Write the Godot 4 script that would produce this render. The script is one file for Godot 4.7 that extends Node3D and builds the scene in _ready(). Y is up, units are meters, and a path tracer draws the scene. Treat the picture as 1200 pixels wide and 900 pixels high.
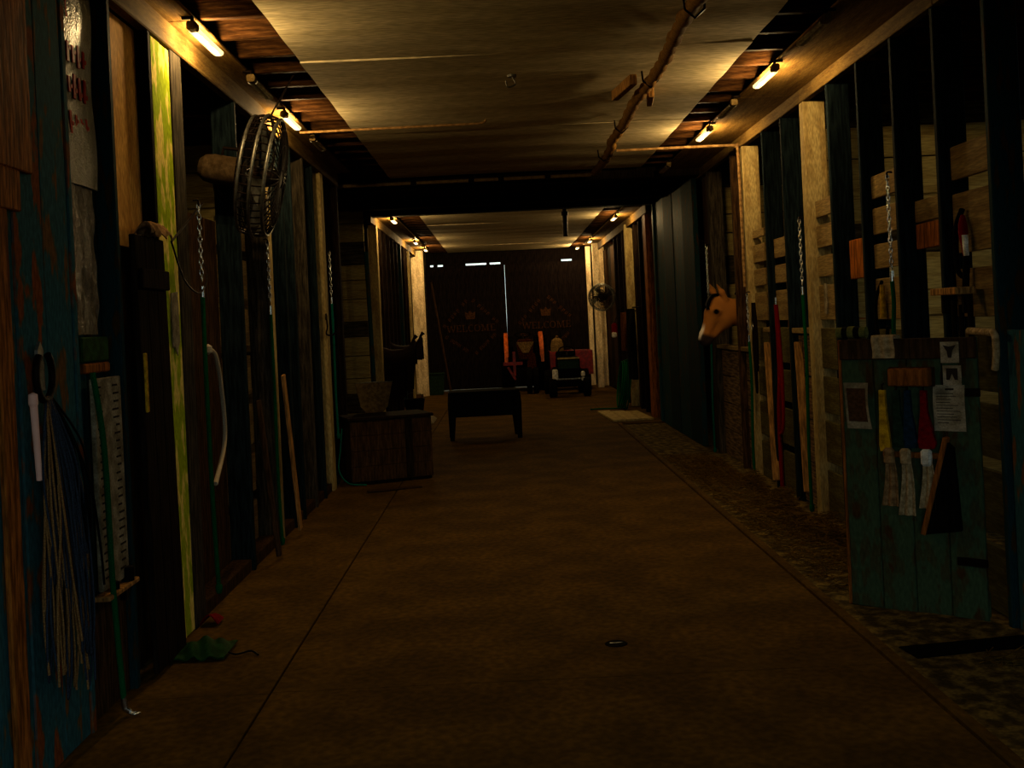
extends Node3D
# A dim horse barn aisle at dusk. World: x right, y up, z = -depth (metres).
const AMBER := Color(1.0, 0.67, 0.28)
const LAMP_ENERGY := 0.46
const LX := -1.62   # aisle face of the left stall fronts
const RX := 2.26    # aisle face of the right stall fronts
const LAMP_Y := 3.02

var M := {}
var rng := RandomNumberGenerator.new()
var taken := {}
var box_cache := {}
var noise_images := {}

# ---------------------------------------------------------------- helpers
func V(x: float, y: float, d: float) -> Vector3:
	return Vector3(x, y, -d)

func numbered(n: String) -> String:
	if not taken.has(n):
		taken[n] = 0
		return n
	taken[n] += 1
	return "%s_%03d" % [n, taken[n]]

func thing(called: String, label: String, category: String, at := Vector3.ZERO, group := "", turn := 0.0) -> Node3D:
	var o := Node3D.new()
	o.name = numbered(called)
	add_child(o, true)
	o.position = at
	o.rotation.y = turn
	o.set_meta("label", label)
	o.set_meta("category", category)
	if group != "":
		o.set_meta("group", group)
	return o

func struct(called: String, label: String, category: String, at := Vector3.ZERO) -> Node3D:
	var o := thing(called, label, category, at)
	o.set_meta("kind", "structure")
	return o

func put(called: String, m: Mesh, mat: Material, parent: Node, at := Vector3.ZERO) -> MeshInstance3D:
	var o := MeshInstance3D.new()
	o.mesh = m
	o.material_override = mat
	o.name = called
	parent.add_child(o, true)
	o.position = at
	return o

func origin_of(p: Node) -> Vector3:
	var v := Vector3.ZERO
	while p != self:
		v += (p as Node3D).position
		p = p.get_parent()
	return v

# box by world limits (parents unturned)
func bx(parent: Node, called: String, x0: float, x1: float, y0: float, y1: float, d0: float, d1: float, mat: Material, ch := 0.004) -> MeshInstance3D:
	var s := Vector3(absf(x1 - x0), absf(y1 - y0), absf(d1 - d0))
	return put(called, cbox(s, ch), mat, parent, V((x0 + x1) / 2, (y0 + y1) / 2, (d0 + d1) / 2) - origin_of(parent))

# box by local centre, size and turn (degrees)
func lb(parent: Node, called: String, c: Vector3, s: Vector3, mat: Material, rot := Vector3.ZERO, ch := 0.004) -> MeshInstance3D:
	var o := put(called, cbox(s, ch), mat, parent, c)
	o.rotation_degrees = rot
	return o

func tri(st: SurfaceTool, a: Vector3, b: Vector3, c: Vector3, na: Vector3, nb: Vector3, nc: Vector3) -> void:
	if (b - a).cross(c - a).dot(na + nb + nc) > 0.0:
		var t := b
		b = c
		c = t
		t = nb
		nb = nc
		nc = t
	st.set_normal(na)
	st.add_vertex(a)
	st.set_normal(nb)
	st.add_vertex(b)
	st.set_normal(nc)
	st.add_vertex(c)

func ftri(st: SurfaceTool, a: Vector3, b: Vector3, c: Vector3, out: Vector3) -> void:
	var n := (b - a).cross(c - a)
	if n.length_squared() < 1e-16:
		return
	n = n.normalized()
	if n.dot(out) < 0.0:
		n = -n
	tri(st, a, b, c, n, n, n)

func begin() -> SurfaceTool:
	var st := SurfaceTool.new()
	st.begin(Mesh.PRIMITIVE_TRIANGLES)
	return st

func add_box(st: SurfaceTool, t: Transform3D, size: Vector3, ch := 0.004) -> void:
	var h := size / 2
	ch = minf(ch, minf(h.x, minf(h.y, h.z)) * 0.6)
	var faces := {}
	for ax in 3:
		for s in [-1.0, 1.0]:
			var q := []
			for k in [[-1.0, -1.0], [1.0, -1.0], [1.0, 1.0], [-1.0, 1.0]]:
				var v := Vector3.ZERO
				v[ax] = s * h[ax]
				v[(ax + 1) % 3] = k[0] * (h[(ax + 1) % 3] - ch)
				v[(ax + 2) % 3] = k[1] * (h[(ax + 2) % 3] - ch)
				q.append(t * v)
			var n := Vector3.ZERO
			n[ax] = s
			n = t.basis * n
			ftri(st, q[0], q[1], q[2], n)
			ftri(st, q[0], q[2], q[3], n)
	for ax in 3:   # edges along ax
		var b := (ax + 1) % 3
		var c := (ax + 2) % 3
		for sb in [-1.0, 1.0]:
			for sc in [-1.0, 1.0]:
				var e := []
				for sa in [-1.0, 1.0]:
					var v := Vector3.ZERO
					v[ax] = sa * (h[ax] - ch)
					v[b] = sb * h[b]
					v[c] = sc * (h[c] - ch)
					var w := v
					w[b] = sb * (h[b] - ch)
					w[c] = sc * h[c]
					e.append(t * v)
					e.append(t * w)
				var n := Vector3.ZERO
				n[b] = sb
				n[c] = sc
				n = t.basis * n
				ftri(st, e[0], e[1], e[3], n)
				ftri(st, e[0], e[3], e[2], n)
	for sx in [-1.0, 1.0]:
		for sy in [-1.0, 1.0]:
			for sz in [-1.0, 1.0]:
				ftri(st, t * Vector3(sx * h.x, sy * (h.y - ch), sz * (h.z - ch)), t * Vector3(sx * (h.x - ch), sy * h.y, sz * (h.z - ch)), t * Vector3(sx * (h.x - ch), sy * (h.y - ch), sz * h.z), t.basis * Vector3(sx, sy, sz))

func cbox(s: Vector3, ch := 0.004) -> Mesh:
	var key := "%.4f %.4f %.4f %.4f" % [s.x, s.y, s.z, ch]
	if not box_cache.has(key):
		var st := begin()
		add_box(st, Transform3D.IDENTITY, s, ch)
		box_cache[key] = st.commit()
	return box_cache[key]

func bar(st: SurfaceTool, a: Vector3, b: Vector3, w: float, t: float, ch := 0.003) -> void:
	var y := (b - a).normalized()
	var x := y.cross(Vector3(0.03, 0.1, 1)).normalized()
	if x.length() < 0.5:
		x = Vector3.RIGHT
	add_box(st, Transform3D(Basis(x, y, x.cross(y)), (a + b) / 2), Vector3(w, (b - a).length(), t), ch)

func add_tube(st: SurfaceTool, pts: Array, r, sides := 8, closed := false) -> void:
	var n := pts.size()
	var rings := []
	var up := Vector3(0.31, 0.87, 0.38).normalized()
	for i in n:
		var p: Vector3 = pts[i]
		var a: Vector3 = pts[(i - 1 + n) % n] if (closed or i > 0) else p
		var b: Vector3 = pts[(i + 1) % n] if (closed or i < n - 1) else p
		var t := (b - a).normalized()
		var u := (up - t * up.dot(t))
		if u.length() < 0.05:
			u = t.cross(Vector3.RIGHT)
		u = u.normalized()
		up = u
		var w := t.cross(u)
		var rr: float = r[i] if r is Array else r
		var ring := []
		for k in sides:
			var g := TAU * k / sides
			var nn := u * cos(g) + w * sin(g)
			ring.append([p + nn * rr, nn])
		rings.append(ring)
	for i in (n if closed else n - 1):
		var A: Array = rings[i]
		var B: Array = rings[(i + 1) % n]
		for k in sides:
			var j := (k + 1) % sides
			tri(st, A[k][0], A[j][0], B[j][0], A[k][1], A[j][1], B[j][1])
			tri(st, A[k][0], B[j][0], B[k][0], A[k][1], B[j][1], B[k][1])
	if not closed:
		for e in [0, n - 1]:
			var q: Vector3 = pts[0] - pts[1] if e == 0 else pts[n - 1] - pts[n - 2]
			for k in sides:
				ftri(st, pts[e], rings[e][k][0], rings[e][(k + 1) % sides][0], q)

func tube(pts: Array, r, sides := 8, closed := false) -> Mesh:
	var st := begin()
	add_tube(st, pts, r, sides, closed)
	return st.commit()

func curve(ctrl: Array, per := 6) -> Array:
	var out := []
	var n := ctrl.size()
	for i in n - 1:
		var p0: Vector3 = ctrl[maxi(i - 1, 0)]
		var p1: Vector3 = ctrl[i]
		var p2: Vector3 = ctrl[i + 1]
		var p3: Vector3 = ctrl[mini(i + 2, n - 1)]
		for k in per:
			out.append(p1.cubic_interpolate(p2, p0, p3, float(k) / per))
	out.append(ctrl[n - 1])
	return out

# profile of (radius, height along local y)
func add_lathe(st: SurfaceTool, prof: Array, t := Transform3D.IDENTITY, seg := 24) -> void:
	for i in prof.size() - 1:
		var a: Vector2 = prof[i]
		var b: Vector2 = prof[i + 1]
		var dn := Vector2(b.y - a.y, a.x - b.x).normalized()
		for k in seg:
			var g := TAU * k / seg
			var h := TAU * (k + 1) / seg
			var eg := Vector3(cos(g), 0, sin(g))
			var eh := Vector3(cos(h), 0, sin(h))
			var ng := (t.basis * (eg * dn.x + Vector3(0, dn.y, 0))).normalized()
			var nh := (t.basis * (eh * dn.x + Vector3(0, dn.y, 0))).normalized()
			var A := t * (eg * a.x + Vector3(0, a.y, 0))
			var B := t * (eh * a.x + Vector3(0, a.y, 0))
			var C := t * (eh * b.x + Vector3(0, b.y, 0))
			var D := t * (eg * b.x + Vector3(0, b.y, 0))
			if a.x > 1e-5:
				tri(st, A, B, C, ng, nh, nh)
			if b.x > 1e-5:
				tri(st, A, C, D, ng, nh, ng)

func lathe(prof: Array, t := Transform3D.IDENTITY, seg := 24) -> Mesh:
	var st := begin()
	add_lathe(st, prof, t, seg)
	return st.commit()

# a flat outline (x, y) given depth dz about z = 0, then placed
func add_prism(st: SurfaceTool, poly: Array, dz: float, t := Transform3D.IDENTITY) -> void:
	var pv := PackedVector2Array(poly)
	var ids := Geometry2D.triangulate_polygon(pv)
	for s in [-1.0, 1.0]:
		for i in range(0, ids.size(), 3):
			var q := []
			for k in 3:
				q.append(t * Vector3(pv[ids[i + k]].x, pv[ids[i + k]].y, s * dz / 2))
			ftri(st, q[0], q[1], q[2], t.basis * Vector3(0, 0, s))
	var c := Vector2.ZERO
	var ccw := not Geometry2D.is_polygon_clockwise(pv)
	for i in pv.size():
		var a := pv[i]
		var b := pv[(i + 1) % pv.size()]
		var n2 := Vector2(b.y - a.y, a.x - b.x) * (1.0 if ccw else -1.0)
		var n := t.basis * Vector3(n2.x, n2.y, 0)
		var p0 := t * Vector3(a.x, a.y, -dz / 2)
		var p1 := t * Vector3(b.x, b.y, -dz / 2)
		var p2 := t * Vector3(b.x, b.y, dz / 2)
		var p3 := t * Vector3(a.x, a.y, dz / 2)
		ftri(st, p0, p1, p2, n)
		ftri(st, p0, p2, p3, n)

func prism(poly: Array, dz: float, t := Transform3D.IDENTITY) -> Mesh:
	var st := begin()
	add_prism(st, poly, dz, t)
	return st.commit()

# a sheet of cloth or paper: fn(u, v) -> Vector3, given a thickness
func sheet(fn: Callable, nu: int, nv: int, thick := 0.004) -> Mesh:
	var st := begin()
	var P := []
	var N := []
	for j in nv + 1:
		for i in nu + 1:
			var u := float(i) / nu
			var v := float(j) / nv
			P.append(fn.call(u, v))
			var du: Vector3 = fn.call(u + 0.01, v) - fn.call(u - 0.01, v)
			var dv: Vector3 = fn.call(u, v + 0.01) - fn.call(u, v - 0.01)
			N.append(du.cross(dv).normalized())
	var w := nu + 1
	for s in [1.0, -1.0]:
		for j in nv:
			for i in nu:
				var a := j * w + i
				var o: float = thick / 2 * s
				tri(st, P[a] + N[a] * o, P[a + 1] + N[a + 1] * o, P[a + w + 1] + N[a + w + 1] * o, N[a] * s, N[a + 1] * s, N[a + w + 1] * s)
				tri(st, P[a] + N[a] * o, P[a + w + 1] + N[a + w + 1] * o, P[a + w] + N[a + w] * o, N[a] * s, N[a + w + 1] * s, N[a + w] * s)
	var rim := []
	for i in nu:
		rim.append([i, i + 1])
		rim.append([nv * w + i, nv * w + i + 1])
	for j in nv:
		rim.append([j * w, j * w + w])
		rim.append([j * w + nu, j * w + w + nu])
	var mid: Vector3 = P[(nv / 2) * w + nu / 2]
	for e in rim:
		var a: int = e[0]
		var b: int = e[1]
		var out: Vector3 = (P[a] + P[b]) / 2 - mid
		ftri(st, P[a] + N[a] * thick / 2, P[b] + N[b] * thick / 2, P[b] - N[b] * thick / 2, out)
		ftri(st, P[a] + N[a] * thick / 2, P[b] - N[b] * thick / 2, P[a] - N[a] * thick / 2, out)
	return st.commit()

# ---------------------------------------------------------------- textures and materials
func noise_img(sd: int, freq: float, oct := 4, size := 384) -> PackedByteArray:
	var f := FastNoiseLite.new()
	f.seed = sd
	f.frequency = freq
	f.fractal_octaves = oct
	f.noise_type = FastNoiseLite.TYPE_SIMPLEX_SMOOTH
	return f.get_seamless_image(size, size).get_data()

func ramp_tex(sd: int, freq: float, a: Color, b: Color, lo := 0.0, hi := 1.0, oct := 4) -> ImageTexture:
	var n := noise_img(sd, freq, oct)
	var g := noise_img(sd + 77, 0.09, 3)
	var out := PackedByteArray()
	out.resize(n.size() * 3)
	for i in n.size():
		var t := clampf((n[i] / 255.0 - lo) / (hi - lo), 0, 1)
		var k := 0.8 + 0.4 * (g[i] / 255.0 - 0.1)
		out[i * 3] = clampi(int((a.r + (b.r - a.r) * t) * k * 255), 0, 255)
		out[i * 3 + 1] = clampi(int((a.g + (b.g - a.g) * t) * k * 255), 0, 255)
		out[i * 3 + 2] = clampi(int((a.b + (b.b - a.b) * t) * k * 255), 0, 255)
	return ImageTexture.create_from_image(Image.create_from_data(384, 384, false, Image.FORMAT_RGB8, out))

func mat(called: String, tex: Texture2D, col: Color, rough := 0.8, uv := Vector3.ONE, bump := 0.0, metal := 0.0) -> StandardMaterial3D:
	var m := StandardMaterial3D.new()
	m.resource_name = called
	m.albedo_color = col
	m.roughness = rough
	m.metallic = metal
	m.metallic_specular = 0.08 if rough >= 0.5 else 0.4
	if tex:
		m.albedo_texture = tex
		m.uv1_triplanar = true
		m.uv1_world_triplanar = true
		m.uv1_scale = uv
		if bump > 0:
			m.heightmap_enabled = true
			m.heightmap_texture = tex
			m.heightmap_scale = bump
	M[called] = m
	return m

func make_materials() -> void:
	var W := Color.WHITE
	var grain := ramp_tex(3, 0.02, Color(0.55, 0.55, 0.55), Color(1, 1, 1), 0.2, 0.8, 5)
	var grime := ramp_tex(11, 0.012, Color(0.66, 0.64, 0.6), Color(1, 1, 1), 0.2, 0.8, 5)
	var teal := ramp_tex(21, 0.014, Color(0.36, 0.25, 0.13), Color(0.15, 0.285, 0.305), 0.26, 0.36, 5)
	var rusty := ramp_tex(22, 0.012, Color(0.15, 0.285, 0.305), Color(0.42, 0.22, 0.09), 0.52, 0.64, 5)
	var door_paint := ramp_tex(23, 0.014, Color(0.22, 0.15, 0.07), Color(0.20, 0.26, 0.18), 0.30, 0.40, 5)
	var lime := ramp_tex(31, 0.016, Color(0.86, 0.78, 0.40), Color(0.56, 0.64, 0.09), 0.38, 0.52, 5)
	var cream := ramp_tex(41, 0.012, Color(0.64, 0.54, 0.37), Color(0.76, 0.67, 0.48), 0.25, 0.6, 4)
	var concrete := ramp_tex(51, 0.010, Color(0.26, 0.187, 0.056), Color(0.325, 0.235, 0.072), 0.25, 0.75, 5)
	var dirt := ramp_tex(61, 0.02, Color(0.22, 0.18, 0.09), Color(0.43, 0.36, 0.18), 0.3, 0.75, 5)
	var metal_sheet := ramp_tex(71, 0.008, Color(0.76, 0.70, 0.55), Color(0.84, 0.78, 0.63), 0.2, 0.8, 4)
	var VERT := Vector3(5, 0.5, 5)
	var ALONG := Vector3(5, 5, 0.5)
	var ACROSS := Vector3(0.5, 5, 5)
	mat("stud", grain, Color(0.27, 0.24, 0.19), 0.8, VERT, 0.15)
	mat("stud_teal", teal, Color(0.6, 0.6, 0.6), 0.7, Vector3(3, 0.6, 3), 0.1)
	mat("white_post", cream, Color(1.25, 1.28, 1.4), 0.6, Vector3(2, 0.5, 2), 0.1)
	mat("stud_dark", grain, Color(0.10, 0.14, 0.15), 0.8, VERT, 0.12)
	mat("stud_pale", cream, Color(0.84, 0.84, 0.76), 0.7, Vector3(2, 0.5, 2), 0.1)
	mat("teal", teal, W, 0.9, Vector3(1.6, 0.5, 1.6), 0.1)
	mat("door_paint", door_paint, W, 0.9, Vector3(2.2, 0.6, 2.2), 0.1)
	mat("rusty", rusty, W, 0.9, Vector3(1.4, 0.6, 1.4), 0.1)
	mat("lime", lime, W, 0.9, Vector3(1.8, 0.6, 1.8), 0.12)
	mat("cream", cream, Color(0.64, 0.61, 0.54), 0.7, ALONG * 0.5, 0.1)
	mat("cream_across", cream, W, 0.7, ACROSS * 0.5, 0.1)
	mat("tan", grain, Color(0.72, 0.52, 0.28), 0.75, VERT, 0.1)
	mat("tan_panel", cream, Color(1.0, 0.86, 0.62), 0.75, Vector3(2, 0.5, 2), 0.1)
	mat("wood_orange", grain, Color(0.62, 0.36, 0.13), 0.7, VERT, 0.12)
	mat("wood_brown", grain, Color(0.27, 0.19, 0.11), 0.75, VERT, 0.12)
	mat("wood_dark", grain, Color(0.14, 0.10, 0.07), 0.8, VERT, 0.12)
	mat("wood_black", grain, Color(0.07, 0.06, 0.05), 0.85, VERT, 0.1)
	mat("wood_along", grain, Color(0.50, 0.40, 0.27), 0.8, ALONG, 0.15)
	mat("wood_beam", cream, Color(0.52, 0.47, 0.36), 0.75, ALONG, 0.15)
	mat("ledge", cream, Color(0.60, 0.53, 0.39), 0.7, ALONG * 0.6, 0.05)
	mat("joist", grain, Color(0.27, 0.17, 0.08), 0.8, ACROSS, 0.2)
	mat("loft", grain, Color(0.12, 0.09, 0.06), 0.9, ACROSS, 0.2)
	mat("sheet", metal_sheet, W, 0.9, Vector3(0.25, 1, 1.6), 0.25)
	mat("concrete", concrete, W, 0.85, Vector3(0.55, 0.55, 0.55), 0.35)
	mat("dirt", dirt, W, 0.95, Vector3(1.2, 1.2, 1.2), 1.0)
	mat("outer", grime, Color(0.30, 0.28, 0.22), 0.9, ALONG * 0.4)
	mat("partition", cream, Color(0.88, 0.90, 0.78), 0.85, ACROSS * 0.4, 0.1)
	mat("partition_dark", grain, Color(0.32, 0.28, 0.2), 0.85, ACROSS * 0.6, 0.1)
	mat("door_dark", grain, Color(0.13, 0.10, 0.09), 0.85, VERT, 0.1)
	mat("panel_blue", teal, Color(0.7, 0.75, 0.75), 0.6, Vector3(1.2, 0.4, 1.2), 0.1)
	mat("paint_mark", grime, Color(0.32, 0.21, 0.115), 0.8, Vector3(4, 4, 4))
	mat("white_card", grime, Color(0.56, 0.52, 0.43), 0.6, Vector3(2, 2, 2))
	mat("paper", grime, Color(0.66, 0.60, 0.50), 0.7, Vector3(3, 3, 3))
	mat("ink", null, Color(0.16, 0.13, 0.10), 0.8)
	mat("ink_red", null, Color(0.55, 0.10, 0.05), 0.5)
	mat("photo_brown", grime, Color(0.30, 0.21, 0.13), 0.5, Vector3(9, 9, 9))
	mat("sack", grime, Color(0.22, 0.22, 0.07), 0.34, Vector3(3, 2, 3), 0.6)
	mat("plastic", grime, Color(0.42, 0.36, 0.27), 0.16, Vector3(5, 3, 5), 1.2)
	mat("green_box", grime, Color(0.13, 0.26, 0.11), 0.6, Vector3(3, 3, 3))
	mat("rope_green", grain, Color(0.05, 0.36, 0.18), 0.75, Vector3(30, 30, 30), 0.2)
	mat("rope_teal", grain, Color(0.05, 0.40, 0.34), 0.75, Vector3(30, 30, 30), 0.2)
	mat("rope_red", grain, Color(0.55, 0.04, 0.06), 0.75, Vector3(30, 30, 30), 0.2)
	mat("rope_white", grain, Color(0.85, 0.78, 0.66), 0.7, Vector3(30, 30, 30), 0.2)
	mat("twine_tan", grain, Color(0.60, 0.45, 0.27), 0.8, Vector3(20, 20, 20))
	mat("twine_blue", grain, Color(0.21, 0.25, 0.31), 0.8, Vector3(20, 20, 20))
	mat("twine_black", grain, Color(0.07, 0.07, 0.07), 0.8, Vector3(20, 20, 20))
	mat("iron", grime, Color(0.12, 0.09, 0.07), 0.5, Vector3(6, 6, 6), 0.2, 0.6)
	mat("chrome", null, Color(0.75, 0.75, 0.72), 0.25, Vector3.ONE, 0, 1.0)
	mat("galv", grime, Color(0.55, 0.55, 0.52), 0.4, Vector3(4, 4, 4), 0.1, 0.8)
	mat("scoop", grime, Color(0.34, 0.28, 0.17), 0.7, Vector3(4, 4, 4), 0.1)
	mat("pipe", grime, Color(0.62, 0.48, 0.30), 0.6, Vector3(4, 4, 4))
	mat("wrap", cream, Color(0.62, 0.52, 0.38), 0.85, Vector3(6, 6, 6), 0.5)
	mat("pink", null, Color(0.85, 0.66, 0.60), 0.5)
	mat("yellow", grime, Color(0.80, 0.62, 0.10), 0.6, Vector3(5, 5, 5))
	mat("black_paint", grime, Color(0.06, 0.055, 0.05), 0.9, Vector3(4, 4, 4))
	mat("fan_motor", grime, Color(0.30, 0.24, 0.16), 0.7, Vector3(4, 4, 4))
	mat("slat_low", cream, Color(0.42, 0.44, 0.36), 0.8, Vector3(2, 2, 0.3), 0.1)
	mat("black_gloss", null, Color(0.02, 0.02, 0.02), 0.25)
	mat("rubber", grime, Color(0.07, 0.06, 0.05), 0.85, Vector3(6, 6, 6), 0.2)
	mat("tractor_orange", grime, Color(0.92, 0.42, 0.12), 0.45, Vector3(3, 3, 3))
	mat("tractor_red", grime, Color(0.55, 0.05, 0.04), 0.45, Vector3(2, 2, 2))
	mat("rust", dirt, Color(0.75, 0.45, 0.25), 0.8, Vector3(3, 3, 3), 0.2)
	mat("tan_sack", grime, Color(0.55, 0.44, 0.27), 0.85, Vector3(5, 5, 5), 0.4)
	mat("white_plastic", grime, Color(0.95, 0.94, 0.90), 0.4, Vector3(3, 3, 3))
	mat("leather", grime, Color(0.09, 0.05, 0.03), 0.7, Vector3(5, 5, 5), 0.2)
	mat("cloth_brown", grime, Color(0.33, 0.19, 0.09), 0.9, Vector3(6, 6, 6), 0.3)
	mat("cloth_dark", grime, Color(0.08, 0.07, 0.06), 0.9, Vector3(6, 6, 6), 0.3)
	mat("cloth_tan", grime, Color(0.60, 0.46, 0.30), 0.9, Vector3(6, 6, 6), 0.3)
	mat("cloth_pale", grime, Color(0.72, 0.62, 0.46), 0.9, Vector3(6, 6, 6), 0.3)
	mat("cloth_red", grime, Color(0.48, 0.03, 0.05), 0.7, Vector3(6, 6, 6), 0.3)
	mat("cloth_blue", grime, Color(0.10, 0.19, 0.28), 0.7, Vector3(6, 6, 6), 0.3)
	mat("cloth_green", grime, Color(0.14, 0.22, 0.16), 0.7, Vector3(6, 6, 6), 0.3)
	mat("cloth_olive", grime, Color(0.45, 0.46, 0.24), 0.9, Vector3(6, 6, 6), 0.3)
	mat("hay", dirt, Color(1.0, 0.9, 0.62), 0.9, Vector3(3, 3, 3))
	mat("mane", grain, Color(0.05, 0.035, 0.025), 0.6, Vector3(20, 3, 20))
	mat("eye", null, Color(0.015, 0.01, 0.008), 0.08)
	var coat := StandardMaterial3D.new()
	coat.resource_name = "coat"
	coat.vertex_color_use_as_albedo = true
	coat.roughness = 0.6
	coat.metallic_specular = 0.12
	M["coat"] = coat
	var glow := StandardMaterial3D.new()
	glow.resource_name = "lamp_glow"
	glow.albedo_color = Color(0.9, 0.88, 0.8)
	glow.emission_enabled = true
	glow.emission = Color(1.0, 0.83, 0.55)
	glow.emission_energy_multiplier = 2.2
	M["glow"] = glow

# ---------------------------------------------------------------- the place
func _ready() -> void:
	# camera, sky, exposure
	var cam := Camera3D.new()
	cam.name = "camera"
	cam.projection = Camera3D.PROJECTION_FRUSTUM
	cam.near = 0.05
	cam.far = 200.0
	cam.size = 0.05 * 900.0 / 1250.0
	cam.frustum_offset = Vector2(12.0, -72.0) * 0.05 / 1250.0
	cam.position = Vector3(0, 1.48, 0)
	cam.rotation_degrees = Vector3(0, 0, -2.7)
	add_child(cam)
	cam.current = true
	var env := Environment.new()
	env.background_mode = Environment.BG_SKY
	var sky_mat := ProceduralSkyMaterial.new()
	sky_mat.sky_top_color = Color(0.74, 0.84, 0.88)
	sky_mat.sky_horizon_color = Color(0.84, 0.90, 0.86)
	sky_mat.ground_bottom_color = Color(0.12, 0.12, 0.10)
	sky_mat.ground_horizon_color = Color(0.25, 0.25, 0.22)
	sky_mat.sky_energy_multiplier = 1.4
	sky_mat.ground_energy_multiplier = 0.3
	var sky := Sky.new()
	sky.sky_material = sky_mat
	env.sky = sky
	env.tonemap_mode = Environment.TONE_MAPPER_LINEAR
	env.tonemap_exposure = 1.0
	env.sdfgi_enabled = true
	env.ssao_enabled = true
	env.ssil_enabled = true
	var we := WorldEnvironment.new()
	we.name = "environment"
	we.environment = env
	add_child(we)
	rng.seed = 20240
	make_materials()
	build_floor()
	build_ceiling()
	build_shell()
	build_left_wall()
	build_right_wall()
	build_end()
	build_lamps()
	build_pipes()
	build_left_things()
	build_right_things()
	build_stall_door()
	build_aisle_things()
	build_tractors()
	build_horse()
	build_hay()

func build_floor() -> void:
	var fl := struct("floor", "brown dusty concrete aisle floor with long joints between slabs", "floor")
	var ds := [-1.4, 1.5, 4.4, 7.4, 10.4, 13.4, 16.4, 19.4, 22.4, 24.6]
	for i in ds.size() - 1:
		bx(fl, "slab", -1.02, 1.54, -0.14, 0.0, ds[i] + 0.001, ds[i + 1] - 0.001, M.concrete, 0.003)
		bx(fl, "slab", -1.68, -1.032, -0.14, -0.004, ds[i] + 0.001, ds[i + 1] - 0.001, M.concrete, 0.003)
	bx(fl, "kerb", 1.55, 1.60, -0.14, 0.012, -1.4, 14.9, M.concrete, 0.008)
	var gr := struct("floor_side", "dirt floor of the side gutters, stalls and cross aisle", "floor")
	# gently uneven dirt on both sides
	for side in [[-5.6, -1.66, -0.03], [1.6, 6.2, -0.05]]:
		var x0: float = side[0]
		var x1: float = side[1]
		var y0: float = side[2]
		var f := FastNoiseLite.new()
		f.seed = 5
		f.frequency = 0.9
		var fn := func(u: float, v: float) -> Vector3:
			var x := lerpf(x0, x1, u)
			var d := lerpf(-1.4, 24.6, v)
			return V(x, y0 + 0.025 * f.get_noise_2d(x, d), d)
		put("dirt", sheet(fn, 18, 90, 0.05), M.dirt, gr)
	bx(gr, "apron", 1.545, 2.4, -0.14, 0.0, 14.9, 24.6, M.concrete, 0.006)
	bx(gr, "subsoil", -6.2, 6.8, -0.6, -0.16, -1.6, 25.0, M.dirt)
	var out := struct("floor_yard", "dim bare yard ground outside the barn doors", "ground")
	bx(out, "ground", -30, 30, -0.5, -0.15, 25.0, 70.0, M.dirt)
	bx(out, "ground", -30, 30, -0.5, -0.15, -50.0, -1.6, M.dirt)
	bx(out, "ground", 6.8, 30, -0.5, -0.15, -1.6, 25.0, M.dirt)

func build_ceiling() -> void:
	var c := struct("ceiling", "low ceiling of stained sheets under dark timber joists", "ceiling")
	# sheets over the aisle
	var ends := [[-1.3, 1.5], [1.5, 3.95], [3.95, 6.4], [6.4, 8.85], [8.85, 11.55], [15.1, 17.2], [17.2, 19.6], [19.6, 22.0], [22.0, 23.9]]
	var k := 0
	for e in ends:
		var tilt := 0.002 * ((k * 7) % 3 - 1)
		var e0: float = e[0]
		var e1: float = e[1]
		var sd := k
		var fn := func(u: float, v: float) -> Vector3:
			var x := lerpf(-1.135, 1.585, u)
			var d := lerpf(e0, e1 - 0.006, v)
			return V(x, 3.10 + tilt * (v - 0.5) + 0.003 * sin(d * 9.0 + sd) + 0.005 * sin(x * 2.1 + sd * 2.0), d)
		put("ceiling_sheet", sheet(fn, 16, 34, 0.012), M.sheet, c)
		k += 1
	# joists above
	var d := -1.3
	while d < 24.2:
		bx(c, "joist", -5.5, 6.1, 3.118, 3.32, d, d + 0.045, M.joist, 0.003)
		d += 0.4
	for i in 12:
		bx(c, "loft_board", -5.6 + i * 0.985, -5.6 + i * 0.985 + 0.98, 3.325, 3.36, -1.4, 24.6, M.loft, 0.002)
	# cross beams where the aisle ceiling is open
	for b in [[11.75, 11.95, 3.0, 3.116], [13.62, 13.82, 3.0, 3.116], [14.8, 15.0, 3.03, 3.116]]:
		bx(c, "beam", -1.9, 2.3, b[2], b[3], b[0], b[1], M.wood_dark, 0.006)
	# soffit ledges on both sides
	for s in [[-1.3, 3.0], [3.0, 5.4], [5.4, 7.85], [7.85, 10.9]]:
		bx(c, "soffit_board", LX - 0.04, -1.475, 3.08, 3.10, s[0], s[1] - 0.004, M.ledge)
	for s in [[-1.3, 3.1], [3.1, 5.6], [5.6, 8.0], [8.0, 10.4], [10.4, 12.0]]:
		bx(c, "soffit_board", 1.85, RX + 0.04, 3.08, 3.10, s[0], s[1] - 0.004, M.ledge)
	for s in [[14.9, 17.4], [17.4, 19.9], [19.9, 22.4]]:
		bx(c, "soffit_board", -1.76, -1.475, 3.08, 3.10, s[0], s[1] - 0.004, M.ledge)
		bx(c, "soffit_board", 1.85, 2.14, 3.08, 3.10, s[0] + 0.7, s[1] + 0.696, M.ledge)

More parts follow.
